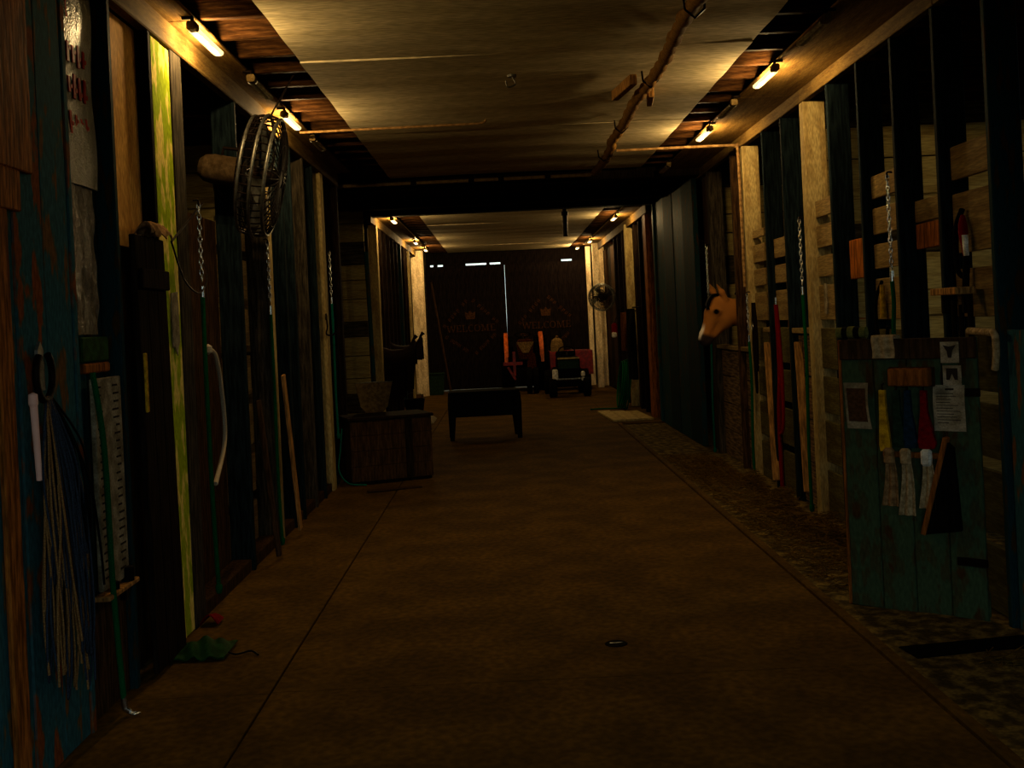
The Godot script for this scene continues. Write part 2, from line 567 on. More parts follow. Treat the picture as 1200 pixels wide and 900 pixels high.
func build_shell() -> void:
	var a := struct("wall_outer_left", "dark outer barn wall behind the left stalls", "wall")
	bx(a, "boards", -5.75, -5.6, -0.15, 3.36, -1.4, 24.6, M.outer)
	var b := struct("wall_outer_right", "dark outer barn wall behind the right stalls", "wall")
	bx(b, "boards", 6.2, 6.35, -0.15, 3.36, -1.4, -0.4, M.outer)
	bx(b, "boards", 6.2, 6.35, 2.3, 3.36, -1.0, 2.5, M.outer)
	bx(b, "boards", 6.2, 6.35, -0.15, 3.36, 2.5, 6.0, M.outer)
	bx(b, "boards", 6.2, 6.35, -0.15, 3.36, 7.6, 24.6, M.outer)
	bx(b, "boards", 6.2, 6.35, -0.15, 1.6, 6.0, 7.6, M.outer)
	bx(b, "boards", 6.2, 6.35, 3.27, 3.36, 6.0, 7.6, M.outer)
	var r := struct("ceiling_loft", "loft deck closing the barn above the joists", "ceiling")
	bx(r, "deck", -5.75, 6.35, 3.36, 3.5, -1.5, 24.9, M.outer)
	var f := struct("wall_front", "barn front wall behind the viewer with an open doorway", "wall")
	bx(f, "boards", -5.75, -1.62, -0.15, 3.36, -1.5, -1.4, M.outer)
	bx(f, "boards", 2.3, 6.35, -0.15, 3.36, -1.5, -1.4, M.outer)
	bx(f, "lintel", -1.62, 2.3, 2.95, 3.36, -1.5, -1.4, M.outer)
	# stall partitions facing the viewer
	var p := struct("wall_partitions", "horizontal board partitions between the stalls", "wall")
	for q in [[-5.6, -1.8, 3.2], [-5.6, -1.8, 9.2], [-5.6, -1.8, 10.95], [-5.6, -1.85, 14.75], [2.42, 6.2, 4.7], [2.42, 6.2, 8.75], [2.42, 6.2, 12.05]]:
		var y := 0.02
		var i := 0
		while y < 3.1:
			var h := 0.2 + 0.05 * ((i * 5 + int(q[2])) % 3)
			var m: Material = M.partition if (i * 3 + int(q[2])) % 4 != 1 else M.partition_dark
			bx(p, "partition_board", q[0], q[1], y, minf(y + h, 3.15), q[2], q[2] + 0.03 + 0.008 * (i % 2), m)
			y += h + 0.012
			i += 1

func stud(w: Node, x: float, depth: float, d0: float, d1: float, m: Material, y0 := -0.05, y1 := 2.985) -> void:
	if x < 0:
		bx(w, "stud", x - depth, x, y0, y1, d0, d1, m, 0.005)
	else:
		bx(w, "stud", x, x + depth, y0, y1, d0, d1, m, 0.005)

func build_left_wall() -> void:
	var w := struct("wall_left", "left stall front of teal, brown and lime painted studs and boards", "wall")
	# top beam
	for s in [[-1.3, 3.3], [3.3, 5.7], [5.7, 8.1], [8.1, 10.95]]:
		bx(w, "top_beam", LX - 0.05, LX + 0.01, 2.95, 3.08, s[0], s[1] - 0.004, M.wood_beam, 0.006)
	# near teal sheathing (vertical boards)
	var d := -1.3
	var i := 0
	while d < 4.0:
		var wd := 0.232
		bx(w, "board", LX - 0.03 - 0.004 * (i % 2), LX - 0.002 * (i % 3), 0.0, 2.95, d, minf(d + wd - 0.005, 4.04), M.rusty if i % 3 == 0 else M.teal, 0.005)
		d += wd
		i += 1
	bx(w, "batten", LX - 0.002, LX + 0.022, 2.07, 2.95, 3.42, 3.70, M.wood_orange)
	bx(w, "batten", LX - 0.002, LX + 0.020, 1.93, 2.07, 3.42, 3.60, M.wood_orange)
	bx(w, "batten", LX - 0.002, LX + 0.016, 0.0, 1.93, 3.40, 3.50, M.wood_orange)
	# studs up to the lime panel
	stud(w, LX, 0.10, 4.045, 4.085, M.rusty)
	stud(w, LX, 0.085, 4.54, 4.58, M.stud_teal)
	stud(w, LX, 0.10, 5.07, 5.11, M.wood_black)
	bx(w, "backing_board", LX - 0.10, LX - 0.075, 0.0, 2.95, 4.09, 4.335, M.teal)
	bx(w, "backing_board", LX - 0.10, LX - 0.078, 0.0, 2.95, 4.34, 4.535, M.stud_teal)
	bx(w, "backing_board", LX - 0.10, LX - 0.06, 1.9, 2.95, 4.585, 5.065, M.tan_panel)
	bx(w, "backing_board", LX - 0.10, LX - 0.082, 0.0, 1.9, 4.585, 5.065, M.wood_brown)
	bx(w, "sill_board", LX - 0.07, LX - 0.03, 0.0, 0.47, 4.09, 4.535, M.wood_brown)
	bx(w, "painted_board", LX - 0.03, LX - 0.002, 0.0, 2.94, 5.115, 5.26, M.lime)
	bx(w, "painted_board", LX - 0.032, LX - 0.006, 0.0, 2.94, 5.265, 5.41, M.lime)
	bx(w, "post", LX - 0.12, LX, -0.02, 2.95, 5.415, 5.60, M.stud)
	# doorway and beyond
	stud(w, LX, 0.15, 6.71, 6.75, M.stud_dark)
	stud(w, LX, 0.15, 7.48, 7.53, M.stud)
	bx(w, "post", LX - 0.13, LX - 0.02, -0.02, 2.95, 7.58, 7.74, M.stud_pale)
	stud(w, LX, 0.15, 8.10, 8.15, M.stud_dark)
	stud(w, LX, 0.16, 8.45, 8.49, M.stud_dark)
	stud(w, LX, 0.15, 9.0, 9.04, M.stud)
	stud(w, LX, 0.15, 9.45, 9.49, M.stud_dark)
	bx(w, "post", LX - 0.08, LX, -0.02, 2.95, 9.88, 10.03, M.stud_pale)
	bx(w, "painted_board", LX - 0.19, LX - 0.082, 0.0, 2.94, 9.87, 9.90, M.lime)
	stud(w, LX, 0.15, 10.85, 10.95, M.wood_dark)
	# brown stall door in the doorway, made of planks
	for k in 4:
		bx(w, "door_plank", LX - 0.175, LX - 0.15, 0.03, 2.2, 5.66 + k * 0.262, 5.66 + k * 0.262 + 0.257, M.wood_brown)
	# slatted boards behind the studs
	for bay in [[6.76, 7.47, 2.12], [7.75, 8.09, 1.5], [8.5, 8.99, 2.0]]:
		var y := 0.06
		var n := 0
		while y < bay[2]:
			var h: float = [0.27, 0.26, 0.28, 0.27, 0.26][n % 5]
			bx(w, "slat", LX - 0.175, LX - 0.15, y, minf(y + h, bay[2] + 0.12), bay[0], bay[1], M.cream if bay[0] < 7.0 else M.wood_along)
			y += h + 0.065
			n += 1
	for k in 3:
		bx(w, "slat", LX - 0.175, LX - 0.15, 0.04, 2.4 - 0.2 * k, 9.06 + k * 0.13, 9.06 + k * 0.13 + 0.125, M.wood_dark)
	bx(w, "slat", LX - 0.175, LX - 0.15, 0.04, 2.7, 9.5, 9.86, M.wood_dark)
	# sill between the studs
	for s in [[5.61, 6.70], [6.76, 7.47], [7.75, 8.09], [8.16, 8.44], [8.5, 8.99], [9.05, 9.44], [9.5, 9.87]]:
		bx(w, "sill", LX - 0.14, LX - 0.02, -0.03, 0.07, s[0], s[1], M.wood_brown)
	# far section, past the cross aisle
	var f := struct("wall_left_far", "far left stall front beyond the cross aisle with lit posts", "wall")
	var X := -1.74
	bx(f, "top_beam", X - 0.05, X, 2.95, 3.08, 14.75, 22.4, M.wood_beam)
	bx(f, "post", X - 0.10, X + 0.02, 0, 2.95, 15.15, 15.32, M.stud_pale)
	for q in [15.9, 16.5, 17.1, 17.7, 18.3]:
		stud(f, X, 0.12, q, q + 0.05, M.wood_dark, 0, 2.95)
	bx(f, "post", X - 0.10, X, 0, 2.95, 18.95, 19.1, M.stud_teal)
	for q in [19.6, 20.2]:
		stud(f, X, 0.12, q, q + 0.05, M.wood_dark, 0, 2.95)
	bx(f, "post", X - 0.10, X, 0, 2.95, 20.7, 20.85, M.stud_pale)
	for k in 12:
		bx(f, "plank", X - 0.15, X - 0.125, 0, 2.94, 15.35 + k * 0.6, 15.35 + k * 0.6 + 0.592, M.wood_dark if k % 2 else M.stud)
	bx(f, "end_post", -1.86, -1.60, 0, 3.08, 22.5, 22.62, M.white_post)
	bx(f, "sill", X - 0.12, X + 0.03, -0.01, 0.06, 15.35, 22.4, M.wood_brown)

func build_right_wall() -> void:
	var w := struct("wall_right", "right stall front of tall studs with pale slatted boards between", "wall")
	for s in [[-1.3, 3.0], [3.0, 5.4], [5.4, 7.8], [7.8, 10.2], [10.2, 12.0]]:
		bx(w, "top_beam", RX - 0.01, RX + 0.05, 2.985, 3.08, s[0], s[1] - 0.004, M.wood_beam, 0.006)
	for q in [3.2, 3.75, 4.3]:
		stud(w, RX, 0.15, q, q + 0.04, M.stud_teal)
	# boarded section beside the viewer; the side alley before it stays open
	var d := 2.6
	var i := 0
	while d < 4.2:
		bx(w, "board", RX + 0.03, RX + 0.055, -0.03, 1.34, d, d + 0.225, M.teal if i % 2 else M.stud_teal, 0.005)
		d += 0.23
		i += 1
	bx(w, "end_post", RX, RX + 0.12, -0.05, 2.985, 2.48, 2.6, M.stud_teal)
	for q in [4.86, 5.43, 6.01, 6.59, 7.19]:
		stud(w, RX, 0.15, q, q + 0.04, M.stud_teal if q < 5.0 else M.stud_dark)
	bx(w, "post", RX, RX + 0.16, -0.05, 2.985, 7.76, 7.86, M.stud_pale)
	for q in [8.38, 8.98]:
		stud(w, RX, 0.15, q, q + 0.04, M.stud_dark)
	bx(w, "post", RX, RX + 0.15, -0.05, 2.985, 9.72, 9.82, M.stud_pale)
	stud(w, RX, 0.15, 10.22, 10.27, M.wood_brown)
	bx(w, "post", RX, RX + 0.15, -0.05, 2.985, 11.35, 11.45, M.stud)
	bx(w, "board", RX + 0.05, RX + 0.08, -0.05, 2.985, 11.45, 11.95, M.wood_brown)
	bx(w, "lower_panel", RX + 0.03, RX + 0.055, -0.03, 1.34, 4.25, 4.85, M.teal)
	# slatted bays
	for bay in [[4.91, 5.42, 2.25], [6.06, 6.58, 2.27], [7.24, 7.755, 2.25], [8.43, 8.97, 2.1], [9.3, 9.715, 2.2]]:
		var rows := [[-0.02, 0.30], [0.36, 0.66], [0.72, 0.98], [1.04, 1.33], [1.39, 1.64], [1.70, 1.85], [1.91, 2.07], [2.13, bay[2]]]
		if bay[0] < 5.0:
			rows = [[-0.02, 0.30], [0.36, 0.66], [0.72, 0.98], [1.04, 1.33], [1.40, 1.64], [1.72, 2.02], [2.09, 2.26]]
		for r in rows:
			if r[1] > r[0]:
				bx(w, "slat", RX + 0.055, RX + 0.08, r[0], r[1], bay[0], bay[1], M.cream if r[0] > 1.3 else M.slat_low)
	# low boards and caps of the open bays
	for bay in [[6.64, 7.18, 1.30], [7.87, 8.37, 1.31], [9.03, 9.29, 1.31], [9.83, 10.21, 1.12], [10.28, 11.34, 1.12]]:
		for k in 4:
			var h: float = bay[2] / 4.0
			bx(w, "low_board", RX + 0.06, RX + 0.085, -0.02 + k * h, -0.02 + (k + 1) * h - 0.012, bay[0], bay[1], M.wood_along)
		bx(w, "cap", RX + 0.01, RX + 0.12, bay[2] - 0.02, bay[2] + 0.02, bay[0], bay[1], M.cream)
	bx(w, "cross_rail", RX + 0.09, RX + 0.12, 1.78, 1.92, 5.48, 6.0, M.wood_orange)
	bx(w, "cross_rail", RX + 0.09, RX + 0.12, 1.93, 2.05, 5.48, 6.0, M.cream)
	bx(w, "cross_rail", RX + 0.10, RX + 0.13, 1.66, 1.92, 6.64, 7.18, M.wood_orange)
	# diagonal braces
	for b in [[9.24, 1.2, 8.95, 0.05], [8.28, 1.22, 8.02, 0.1]]:
		var st := begin()
		bar(st, V(RX + 0.03, b[1], b[0]), V(RX - 0.02, b[3], b[2]), 0.06, 0.02)
		put("brace", st.commit(), M.tan, w)
	# big sliding panel across the right mouth of the cross aisle
	var p := struct("door_3", "tall blue grey sliding panel beyond the horse on the right", "door")
	for k in 4:
		bx(p, "panel_board", RX - 0.06 + 0.006 * (k % 2), RX, -0.02, 3.1, 12.0 + k * 0.72, 12.0 + k * 0.72 + 0.71, M.panel_blue if k % 2 else M.stud_teal, 0.006)
	bx(p, "upright", RX - 0.085, RX + 0.03, -0.02, 3.1, 14.9, 15.02, M.panel_blue)
	bx(p, "dark_board", RX - 0.02, RX + 0.02, 0.0, 3.05, 15.03, 15.2, M.wood_black)
	var f := struct("wall_right_far", "far right stall front with lit posts towards the end doors", "wall")
	var X := 2.12
	bx(f, "top_beam", X, X + 0.05, 2.95, 3.08, 15.2, 23.2, M.wood_beam)
	bx(f, "post", X + 0.02, X + 0.16, 0, 3.05, 15.45, 15.72, M.wood_orange)
	for q in [15.9, 16.4, 17.0]:
		stud(f, X + 0.04, 0.12, q, q + 0.05, M.wood_dark, 0, 2.95)
	bx(f, "post", X - 0.03, X + 0.10, 0, 3.0, 17.6, 17.72, M.stud_pale)
	for q in [18.3, 19.0, 19.6]:
		stud(f, X, 0.12, q, q + 0.05, M.wood_dark, 0, 2.95)
	for k in 14:
		bx(f, "plank", X + 0.16, X + 0.185, 0, 2.94, 15.2 + k * 0.6, 15.2 + k * 0.6 + 0.592, M.wood_dark if k % 2 else M.wood_brown)
	bx(f, "end_post", 2.0, 2.13, 0, 3.08, 22.75, 22.88, M.white_post)
	bx(f, "end_board", 2.04, 2.30, 0, 3.08, 23.3, 23.36, M.white_post)
	bx(f, "end_post", 1.93, 2.03, 0, 3.08, 23.68, 23.8, M.white_post)

func word(parent: Node, called: String, text: String, size: float, at: Vector3, m: Material, rot := Vector3.ZERO, width := 0.0) -> void:
	var t := TextMesh.new()
	var f := SystemFont.new()
	f.font_names = PackedStringArray(["Droid Serif"])
	t.font = f
	t.text = text
	t.font_size = 32
	t.pixel_size = size / 24.0
	t.depth = 0.006
	var o := put(called, t, m, parent, at)
	o.rotation_degrees = rot
	if width > 0:
		o.scale.x = width / maxf(t.get_aabb().size.x, 0.01)

func build_end() -> void:
	var w := struct("wall_back", "barn end wall around the tall double doors", "wall")
	bx(w, "boards", -5.75, -1.66, -0.15, 3.36, 24.3, 24.42, M.outer)
	bx(w, "boards", 2.02, 6.35, -0.15, 3.36, 24.3, 24.42, M.outer)
	bx(w, "header", -1.66, 2.02, 2.86, 3.36, 24.3, 24.42, M.door_dark)
	# hangers that break the strip of daylight over the doors
	for s in [[-1.66, -1.57], [-1.50, -1.40], [-1.28, -0.76], [-0.29, -0.21], [0.03, 1.42], [1.66, 2.02]]:
		bx(w, "hanger", s[0], s[1], 2.79, 2.87, 24.30, 24.36, M.door_dark)
	var k := 0
	for leaf in [[-1.66, 0.1175, "left"], [0.1195, 2.02, "right"]]:
		k += 1
		var d := struct("door_%d" % k, "dark %s leaf of the end doors with a faded diamond sign and WELCOME" % leaf[2], "door", V(leaf[0], 0, 24.0))
		var n := 8
		var wd: float = (leaf[1] - leaf[0]) / n
		for i in n:
			bx(d, "plank", leaf[0] + i * wd, leaf[0] + (i + 1) * wd - 0.004, 0.02, 2.80, 24.0, 24.03 + 0.004 * (i % 2), M.door_dark, 0.004)
		bx(d, "backing", leaf[0] + 0.002, leaf[1] - 0.002, 0.02, 2.79, 24.036, 24.05, M.door_dark)
		for y in [0.2, 2.55]:
			bx(d, "rail", leaf[0] + 0.02, leaf[1] - 0.02, y, y + 0.16, 24.052, 24.09, M.door_dark)
		# faded lettering: a diamond of worn letters, a small crest and the word
		var cx: float = -0.70 if k == 1 else 1.0
		var off := V(0, 0, 0) - d.position
		var st := begin()
		for e in [[-0.62, 1.42, -0.05, 2.03], [0.05, 2.03, 0.62, 1.48], [-0.58, 1.22, -0.08, 0.86], [0.08, 0.80, 0.56, 1.24]]:
			var a := Vector2(e[0], e[1])
			var b := Vector2(e[2], e[3])
			for q in 9:
				var c := a.lerp(b, (q + 0.5) / 9.0)
				if (q * 7 + k) % 5 == 3:
					continue
				var ang := (b - a).angle()
				for bit in [[-0.018, 0.0, 0.016, 0.085], [0.018, 0.01, 0.014, 0.07], [0.0, 0.025 * (q % 3 - 1), 0.04, 0.014]]:
					var rot := Basis(Vector3(0, 0, 1), ang)
					add_box(st, Transform3D(rot, V(cx + c.x, c.y, 23.994) + off + rot * Vector3(bit[0], bit[1], 0)), Vector3(bit[2], bit[3], 0.008), 0.001)
		put("worn_lettering", st.commit(), M.paint_mark, d)
		put("crest", prism([Vector2(-0.12, 0.1), Vector2(-0.05, 0.06), Vector2(0, 0.13), Vector2(0.05, 0.06), Vector2(0.12, 0.1), Vector2(0.1, -0.07), Vector2(-0.1, -0.07)], 0.008), M.paint_mark, d, V(cx, 1.66, 23.994) + off)
		word(d, "welcome_word", "WELCOME", 0.15, V(cx, 1.38, 23.992) + off, M.paint_mark, Vector3.ZERO, 1.1)

# ---------------------------------------------------------------- lamps
func lamp(x: float, d: float, lit: bool, label: String) -> void:
	var t := thing("tube_lamp", label, "lamp", V(x, LAMP_Y, d), "lit tube lamps along the soffits" if lit else "unlit tube lamps along the soffits")
	var s := -1.0 if x < 0 else 1.0
	lb(t, "socket", Vector3(0, 0.012, 0.265), Vector3(0.05, 0.045, 0.07), M.cream, Vector3.ZERO, 0.008)
	var st := begin()
	add_tube(st, [Vector3(0, 0.02, 0.27), Vector3(0, 0.055, 0.27), Vector3(s * 0.05, 0.058, 0.27)], 0.012, 8)
	put("bracket", st.commit(), M.iron, t)
	var tb := begin()
	var pts := []
	pts.append(Vector3(-0.017, 0, 0.235))
	pts.append(Vector3(-0.017, 0, -0.21))
	for k in 7:
		var g := PI * k / 6.0
		pts.append(Vector3(-0.017 * cos(g), 0, -0.215 - 0.016 * sin(g)))
	pts.append(Vector3(0.017, 0, -0.21))
	pts.append(Vector3(0.017, 0, 0.235))
	add_tube(tb, pts, 0.0125, 10)
	put("tube", tb.commit(), M.glow if lit else M.white_plastic, t)
	if lit:
		for z in [0.11, -0.11]:
			var l := OmniLight3D.new()
			l.name = "lamp_light"
			l.light_color = AMBER.linear_to_srgb()
			l.light_energy = LAMP_ENERGY
			l.light_size = 0.018
			l.omni_range = 40.0
			l.omni_attenuation = 2.0
			l.shadow_enabled = true
			l.position = Vector3(0, -0.004, z)
			t.add_child(l, true)

func build_lamps() -> void:
	lamp(-1.475, 5.60, true, "lit tube lamp on the left soffit over the lime board, nearest the viewer")
	lamp(-1.475, 7.85, true, "lit tube lamp on the left soffit right behind the large cage fan")
	lamp(-1.50, 15.5, true, "lit tube lamp on the left, first one past the dark cross aisle")
	lamp(-1.52, 19.7, true, "lit tube lamp on the left, second one past the dark cross aisle")
	lamp(-1.48, 21.7, true, "lit tube lamp on the left closest to the end doors")
	lamp(1.83, 7.12, true, "lit tube lamp on the right soffit nearest the viewer")
	lamp(1.83, 9.27, true, "lit tube lamp on the right soffit before the horse")
	lamp(1.83, 16.7, true, "lit tube lamp on the right, first one past the sliding panel")
	lamp(1.84, 21.4, true, "lit tube lamp on the right above the far wall fan")
	lamp(1.72, 23.2, true, "lit tube lamp on the right closest to the end doors")
	lamp(-1.45, 6.75, false, "dark tube lamp on the left soffit between the two near lit ones")
	lamp(-1.45, 8.85, false, "dark tube lamp on the left soffit behind the second lit lamp")
	lamp(1.82, 6.0, false, "dark tube lamp on the right soffit in front of the lit lamps")
	lamp(1.80, 8.2, false, "dark tube lamp on the right soffit between two lit ones")
	lamp(1.80, 11.3, false, "dark tube lamp on the right soffit above the horse")

func build_pipes() -> void:
	# wrapped pipe running along the ceiling
	var t := thing("wrapped_pipe", "lumpy cloth-wrapped pipe running along the right of the aisle ceiling", "pipe", V(1.05, 2.99, 8.0))
	var st := begin()
	var pts := []
	var rad := []
	for i in 210:
		var d := 1.0 + i * 0.05
		pts.append(V(1.05 + 0.012 * sin(d * 3.1) + (0.03 if d > 9.5 else 0.0), 3.03 + 0.010 * sin(d * 2.3 + 1.0), d) - t.position)
		rad.append(0.030 + (0.012 if i % 4 < 2 else 0.0) + 0.004 * sin(d * 17.0))
	add_tube(st, pts, rad, 10)
	put("wrapping", st.commit(), M.wrap, t)
	for d in [3.0, 5.4, 7.0, 8.7, 10.2]:
		put("strap", tube([V(0.995, 3.085, d) - t.position, V(1.0, 3.02, d) - t.position, V(1.05, 2.975, d) - t.position, V(1.10, 3.02, d) - t.position, V(1.105, 3.085, d) - t.position], 0.007, 6), M.iron, t)
	var blk := thing("pipe_block", "short wooden blocks wedged beside the wrapped ceiling pipe", "block", V(0.94, 3.045, 7.3))
	lb(blk, "block", Vector3(-0.03, 0, 0), Vector3(0.05, 0.07, 0.5), M.tan, Vector3(0, 8, 0))
	lb(blk, "block", Vector3(0.2, 0, -0.35), Vector3(0.04, 0.07, 0.34), M.tan, Vector3(0, -6, 0))
	# conduits
	var c1 := thing("conduit", "thin conduit crossing the ceiling from the fan to mid aisle", "pipe", V(0, 3.03, 8.3))
	put("tube", tube([Vector3(-1.5, 0, 0), Vector3(-0.1, 0.005, 0)], 0.010, 8), M.pipe, c1)
	put("bend", tube(curve([Vector3(-0.1, 0.005, 0), Vector3(-0.06, 0.015, 0), Vector3(-0.05, 0.035, 0)], 4), 0.010, 8), M.pipe, c1)
	var c2 := thing("conduit", "thin conduit from the wrapped pipe to the right wall, turning down a post", "pipe", V(0, 3.0, 9.75))
	put("tube", tube(curve([Vector3(1.12, 0, 0.0), Vector3(2.15, 0.0, 0), Vector3(2.21, -0.02, 0), Vector3(2.23, -0.1, 0), Vector3(2.235, -1.3, 0)], 5), 0.013, 8), M.pipe, c2)
	var c3 := thing("conduit", "jointed pale conduit spanning the aisle where the first ceiling ends", "pipe", V(0, 3.02, 11.45))
	var x := -1.75
	var seg := [0.9, 0.62, 0.32, 0.5, 0.5]
	for s in seg:
		put("length", tube([Vector3(x, 0, 0), Vector3(x + s - 0.05, 0, 0)], 0.02, 8), M.cream, c3)
		put("joint", tube([Vector3(x + s - 0.055, 0, 0), Vector3(x + s + 0.005, 0, 0)], 0.026, 8), M.iron, c3)
		x += s
	var c4 := thing("drop_pipe", "short dark pipe hanging from the cross beam on the right", "pipe", V(0.98, 2.68, 15.4))
	put("tube", tube([Vector3(0, 0.4, 0), Vector3(0, 0, 0)], 0.035, 10), M.iron, c4)
	put("collar", tube([Vector3(0, 0.36, 0), Vector3(0, 0.30, 0)], 0.05, 10), M.iron, c4)
	var h := thing("ceiling_hook", "small bent wire hook under the middle of the ceiling sheet", "hook", V(0.14, 3.055, 6.85))
	put("wire", tube(curve([Vector3(0, 0.0, 0), Vector3(0.02, -0.05, 0.0), Vector3(-0.03, -0.07, 0.02), Vector3(-0.04, -0.03, 0.02)], 5), 0.006, 6), M.galv, h)
	put("plate", tube([Vector3(0, 0.01, 0), Vector3(0, -0.004, 0)], 0.03, 10), M.galv, h)

# ---------------------------------------------------------------- left side
func chain_mesh(len: float, r := 0.013) -> Mesh:
	var st := begin()
	var n := int(len / (r * 2.3))
	for i in n:
		var y := -i * r * 2.3
		var pts := []
		for k in 8:
			var g := TAU * k / 8.0
			var a := cos(g) * r * 0.75
			var b := sin(g) * r * 1.6
			pts.append(Vector3(a if i % 2 == 0 else 0.0, y + b, 0.0 if i % 2 == 0 else a))
		add_tube(st, pts, r * 0.28, 5, true)
	return st.commit()

func chain_rope(x: float, d: float, y_top: float, y_mid: float, y_bot: float, rope: Material, label: String, sway := 0.03) -> void:
	var t := thing("lead_chain", label, "lead rope", V(x, y_top, d), "chain lead ropes hung on the posts")
	put("hook", tube(curve([Vector3(0.028 * signf(x), 0.03, 0), Vector3(0, 0.03, 0), Vector3(0, 0.0, 0)], 4), 0.006, 6), M.iron, t)
	put("chain", chain_mesh(y_top - y_mid), M.chrome, t)
	put("snap", tube([Vector3(0, y_mid - y_top + 0.01, 0), Vector3(0, y_mid - y_top - 0.06, 0)], 0.011, 8), M.chrome, t)
	var L := y_top - y_mid + 0.05
	var B := y_top - y_bot
	put("rope", tube(curve([Vector3(0, -L, 0), Vector3(0.004, -lerpf(L, B, 0.3), sway * 0.4), Vector3(-0.004, -lerpf(L, B, 0.7), -sway * 0.5), Vector3(0, -B, -sway)], 8), 0.0125, 8), rope, t)
	put("end_knot", lathe([Vector2(0, 0.03), Vector2(0.018, 0.02), Vector2(0.02, 0), Vector2(0.014, -0.025), Vector2(0, -0.03)], Transform3D.IDENTITY, 10), rope, t, Vector3(0, -B + 0.02, -sway))

func cage_fan(t: Node3D, R: float, depth: float, motor_len: float, motor_r: float) -> void:
	# axis along local +x (blowing direction)
	var rx := Transform3D(Basis(Vector3(0, 1, 0), Vector3(1, 0, 0), Vector3(0, 0, -1)), Vector3.ZERO)
	for s in [-1.0, 1.0]:
		var g := begin()
		var n := 44
		for k in n:
			var a := TAU * k / n
			var e := Vector3(0, cos(a), sin(a))
			add_tube(g, curve([Vector3(s * depth * 0.62, 0, 0) + e * R * 0.16, Vector3(s * depth * 0.60, 0, 0) + e * R * 0.6, Vector3(s * depth * 0.42, 0, 0) + e * R * 0.93, Vector3(0, 0, 0) + e * R], 4), 0.0046, 5)
		for q in [0.3, 0.55, 0.8]:
			var ring := []
			for k in 40:
				var a := TAU * k / 40
				ring.append(Vector3(s * depth * (0.615 - 0.13 * maxf(q - 0.55, 0) * 2.0), cos(a) * R * q, sin(a) * R * q))
			add_tube(g, ring, 0.003, 5, true)
		put("grille", g.commit(), M.iron, t)
	var rim := begin()
	for q in [-0.4, 0.0, 0.4]:
		var ring := []
		for k in 48:
			var a := TAU * k / 48
			var rr := R * (1.0 if q == 0.0 else 0.955)
			ring.append(Vector3(depth * q, cos(a) * rr, sin(a) * rr))
		add_tube(rim, ring, 0.011, 6, true)
	put("rim", rim.commit(), M.galv, t)
	for b in 4:
		var a := TAU * b / 4.0 + 0.4
		var fn := func(u: float, v: float) -> Vector3:
			var r := lerpf(R * 0.12, R * 0.86, v)
			var w := lerpf(0.28, 0.62, v) * (u - 0.5)
			return Vector3(w * R * 0.35, cos(a + w) * r, sin(a + w) * r)
		put("blade", sheet(fn, 6, 8, 0.004), M.galv, t)
	put("hub", lathe([Vector2(0, depth * 0.65), Vector2(R * 0.14, depth * 0.62), Vector2(R * 0.15, depth * 0.3), Vector2(R * 0.15, -depth * 0.3), Vector2(0, -depth * 0.32)], rx, 20), M.iron, t)
	var x0 := -depth * 0.55
	put("motor", lathe([Vector2(0, x0), Vector2(motor_r * 0.8, x0), Vector2(motor_r, x0 - 0.02), Vector2(motor_r, x0 - motor_len * 0.7), Vector2(motor_r * 0.9, x0 - motor_len * 0.88), Vector2(motor_r * 0.6, x0 - motor_len), Vector2(0, x0 - motor_len)], rx, 24), M.fan_motor, t)

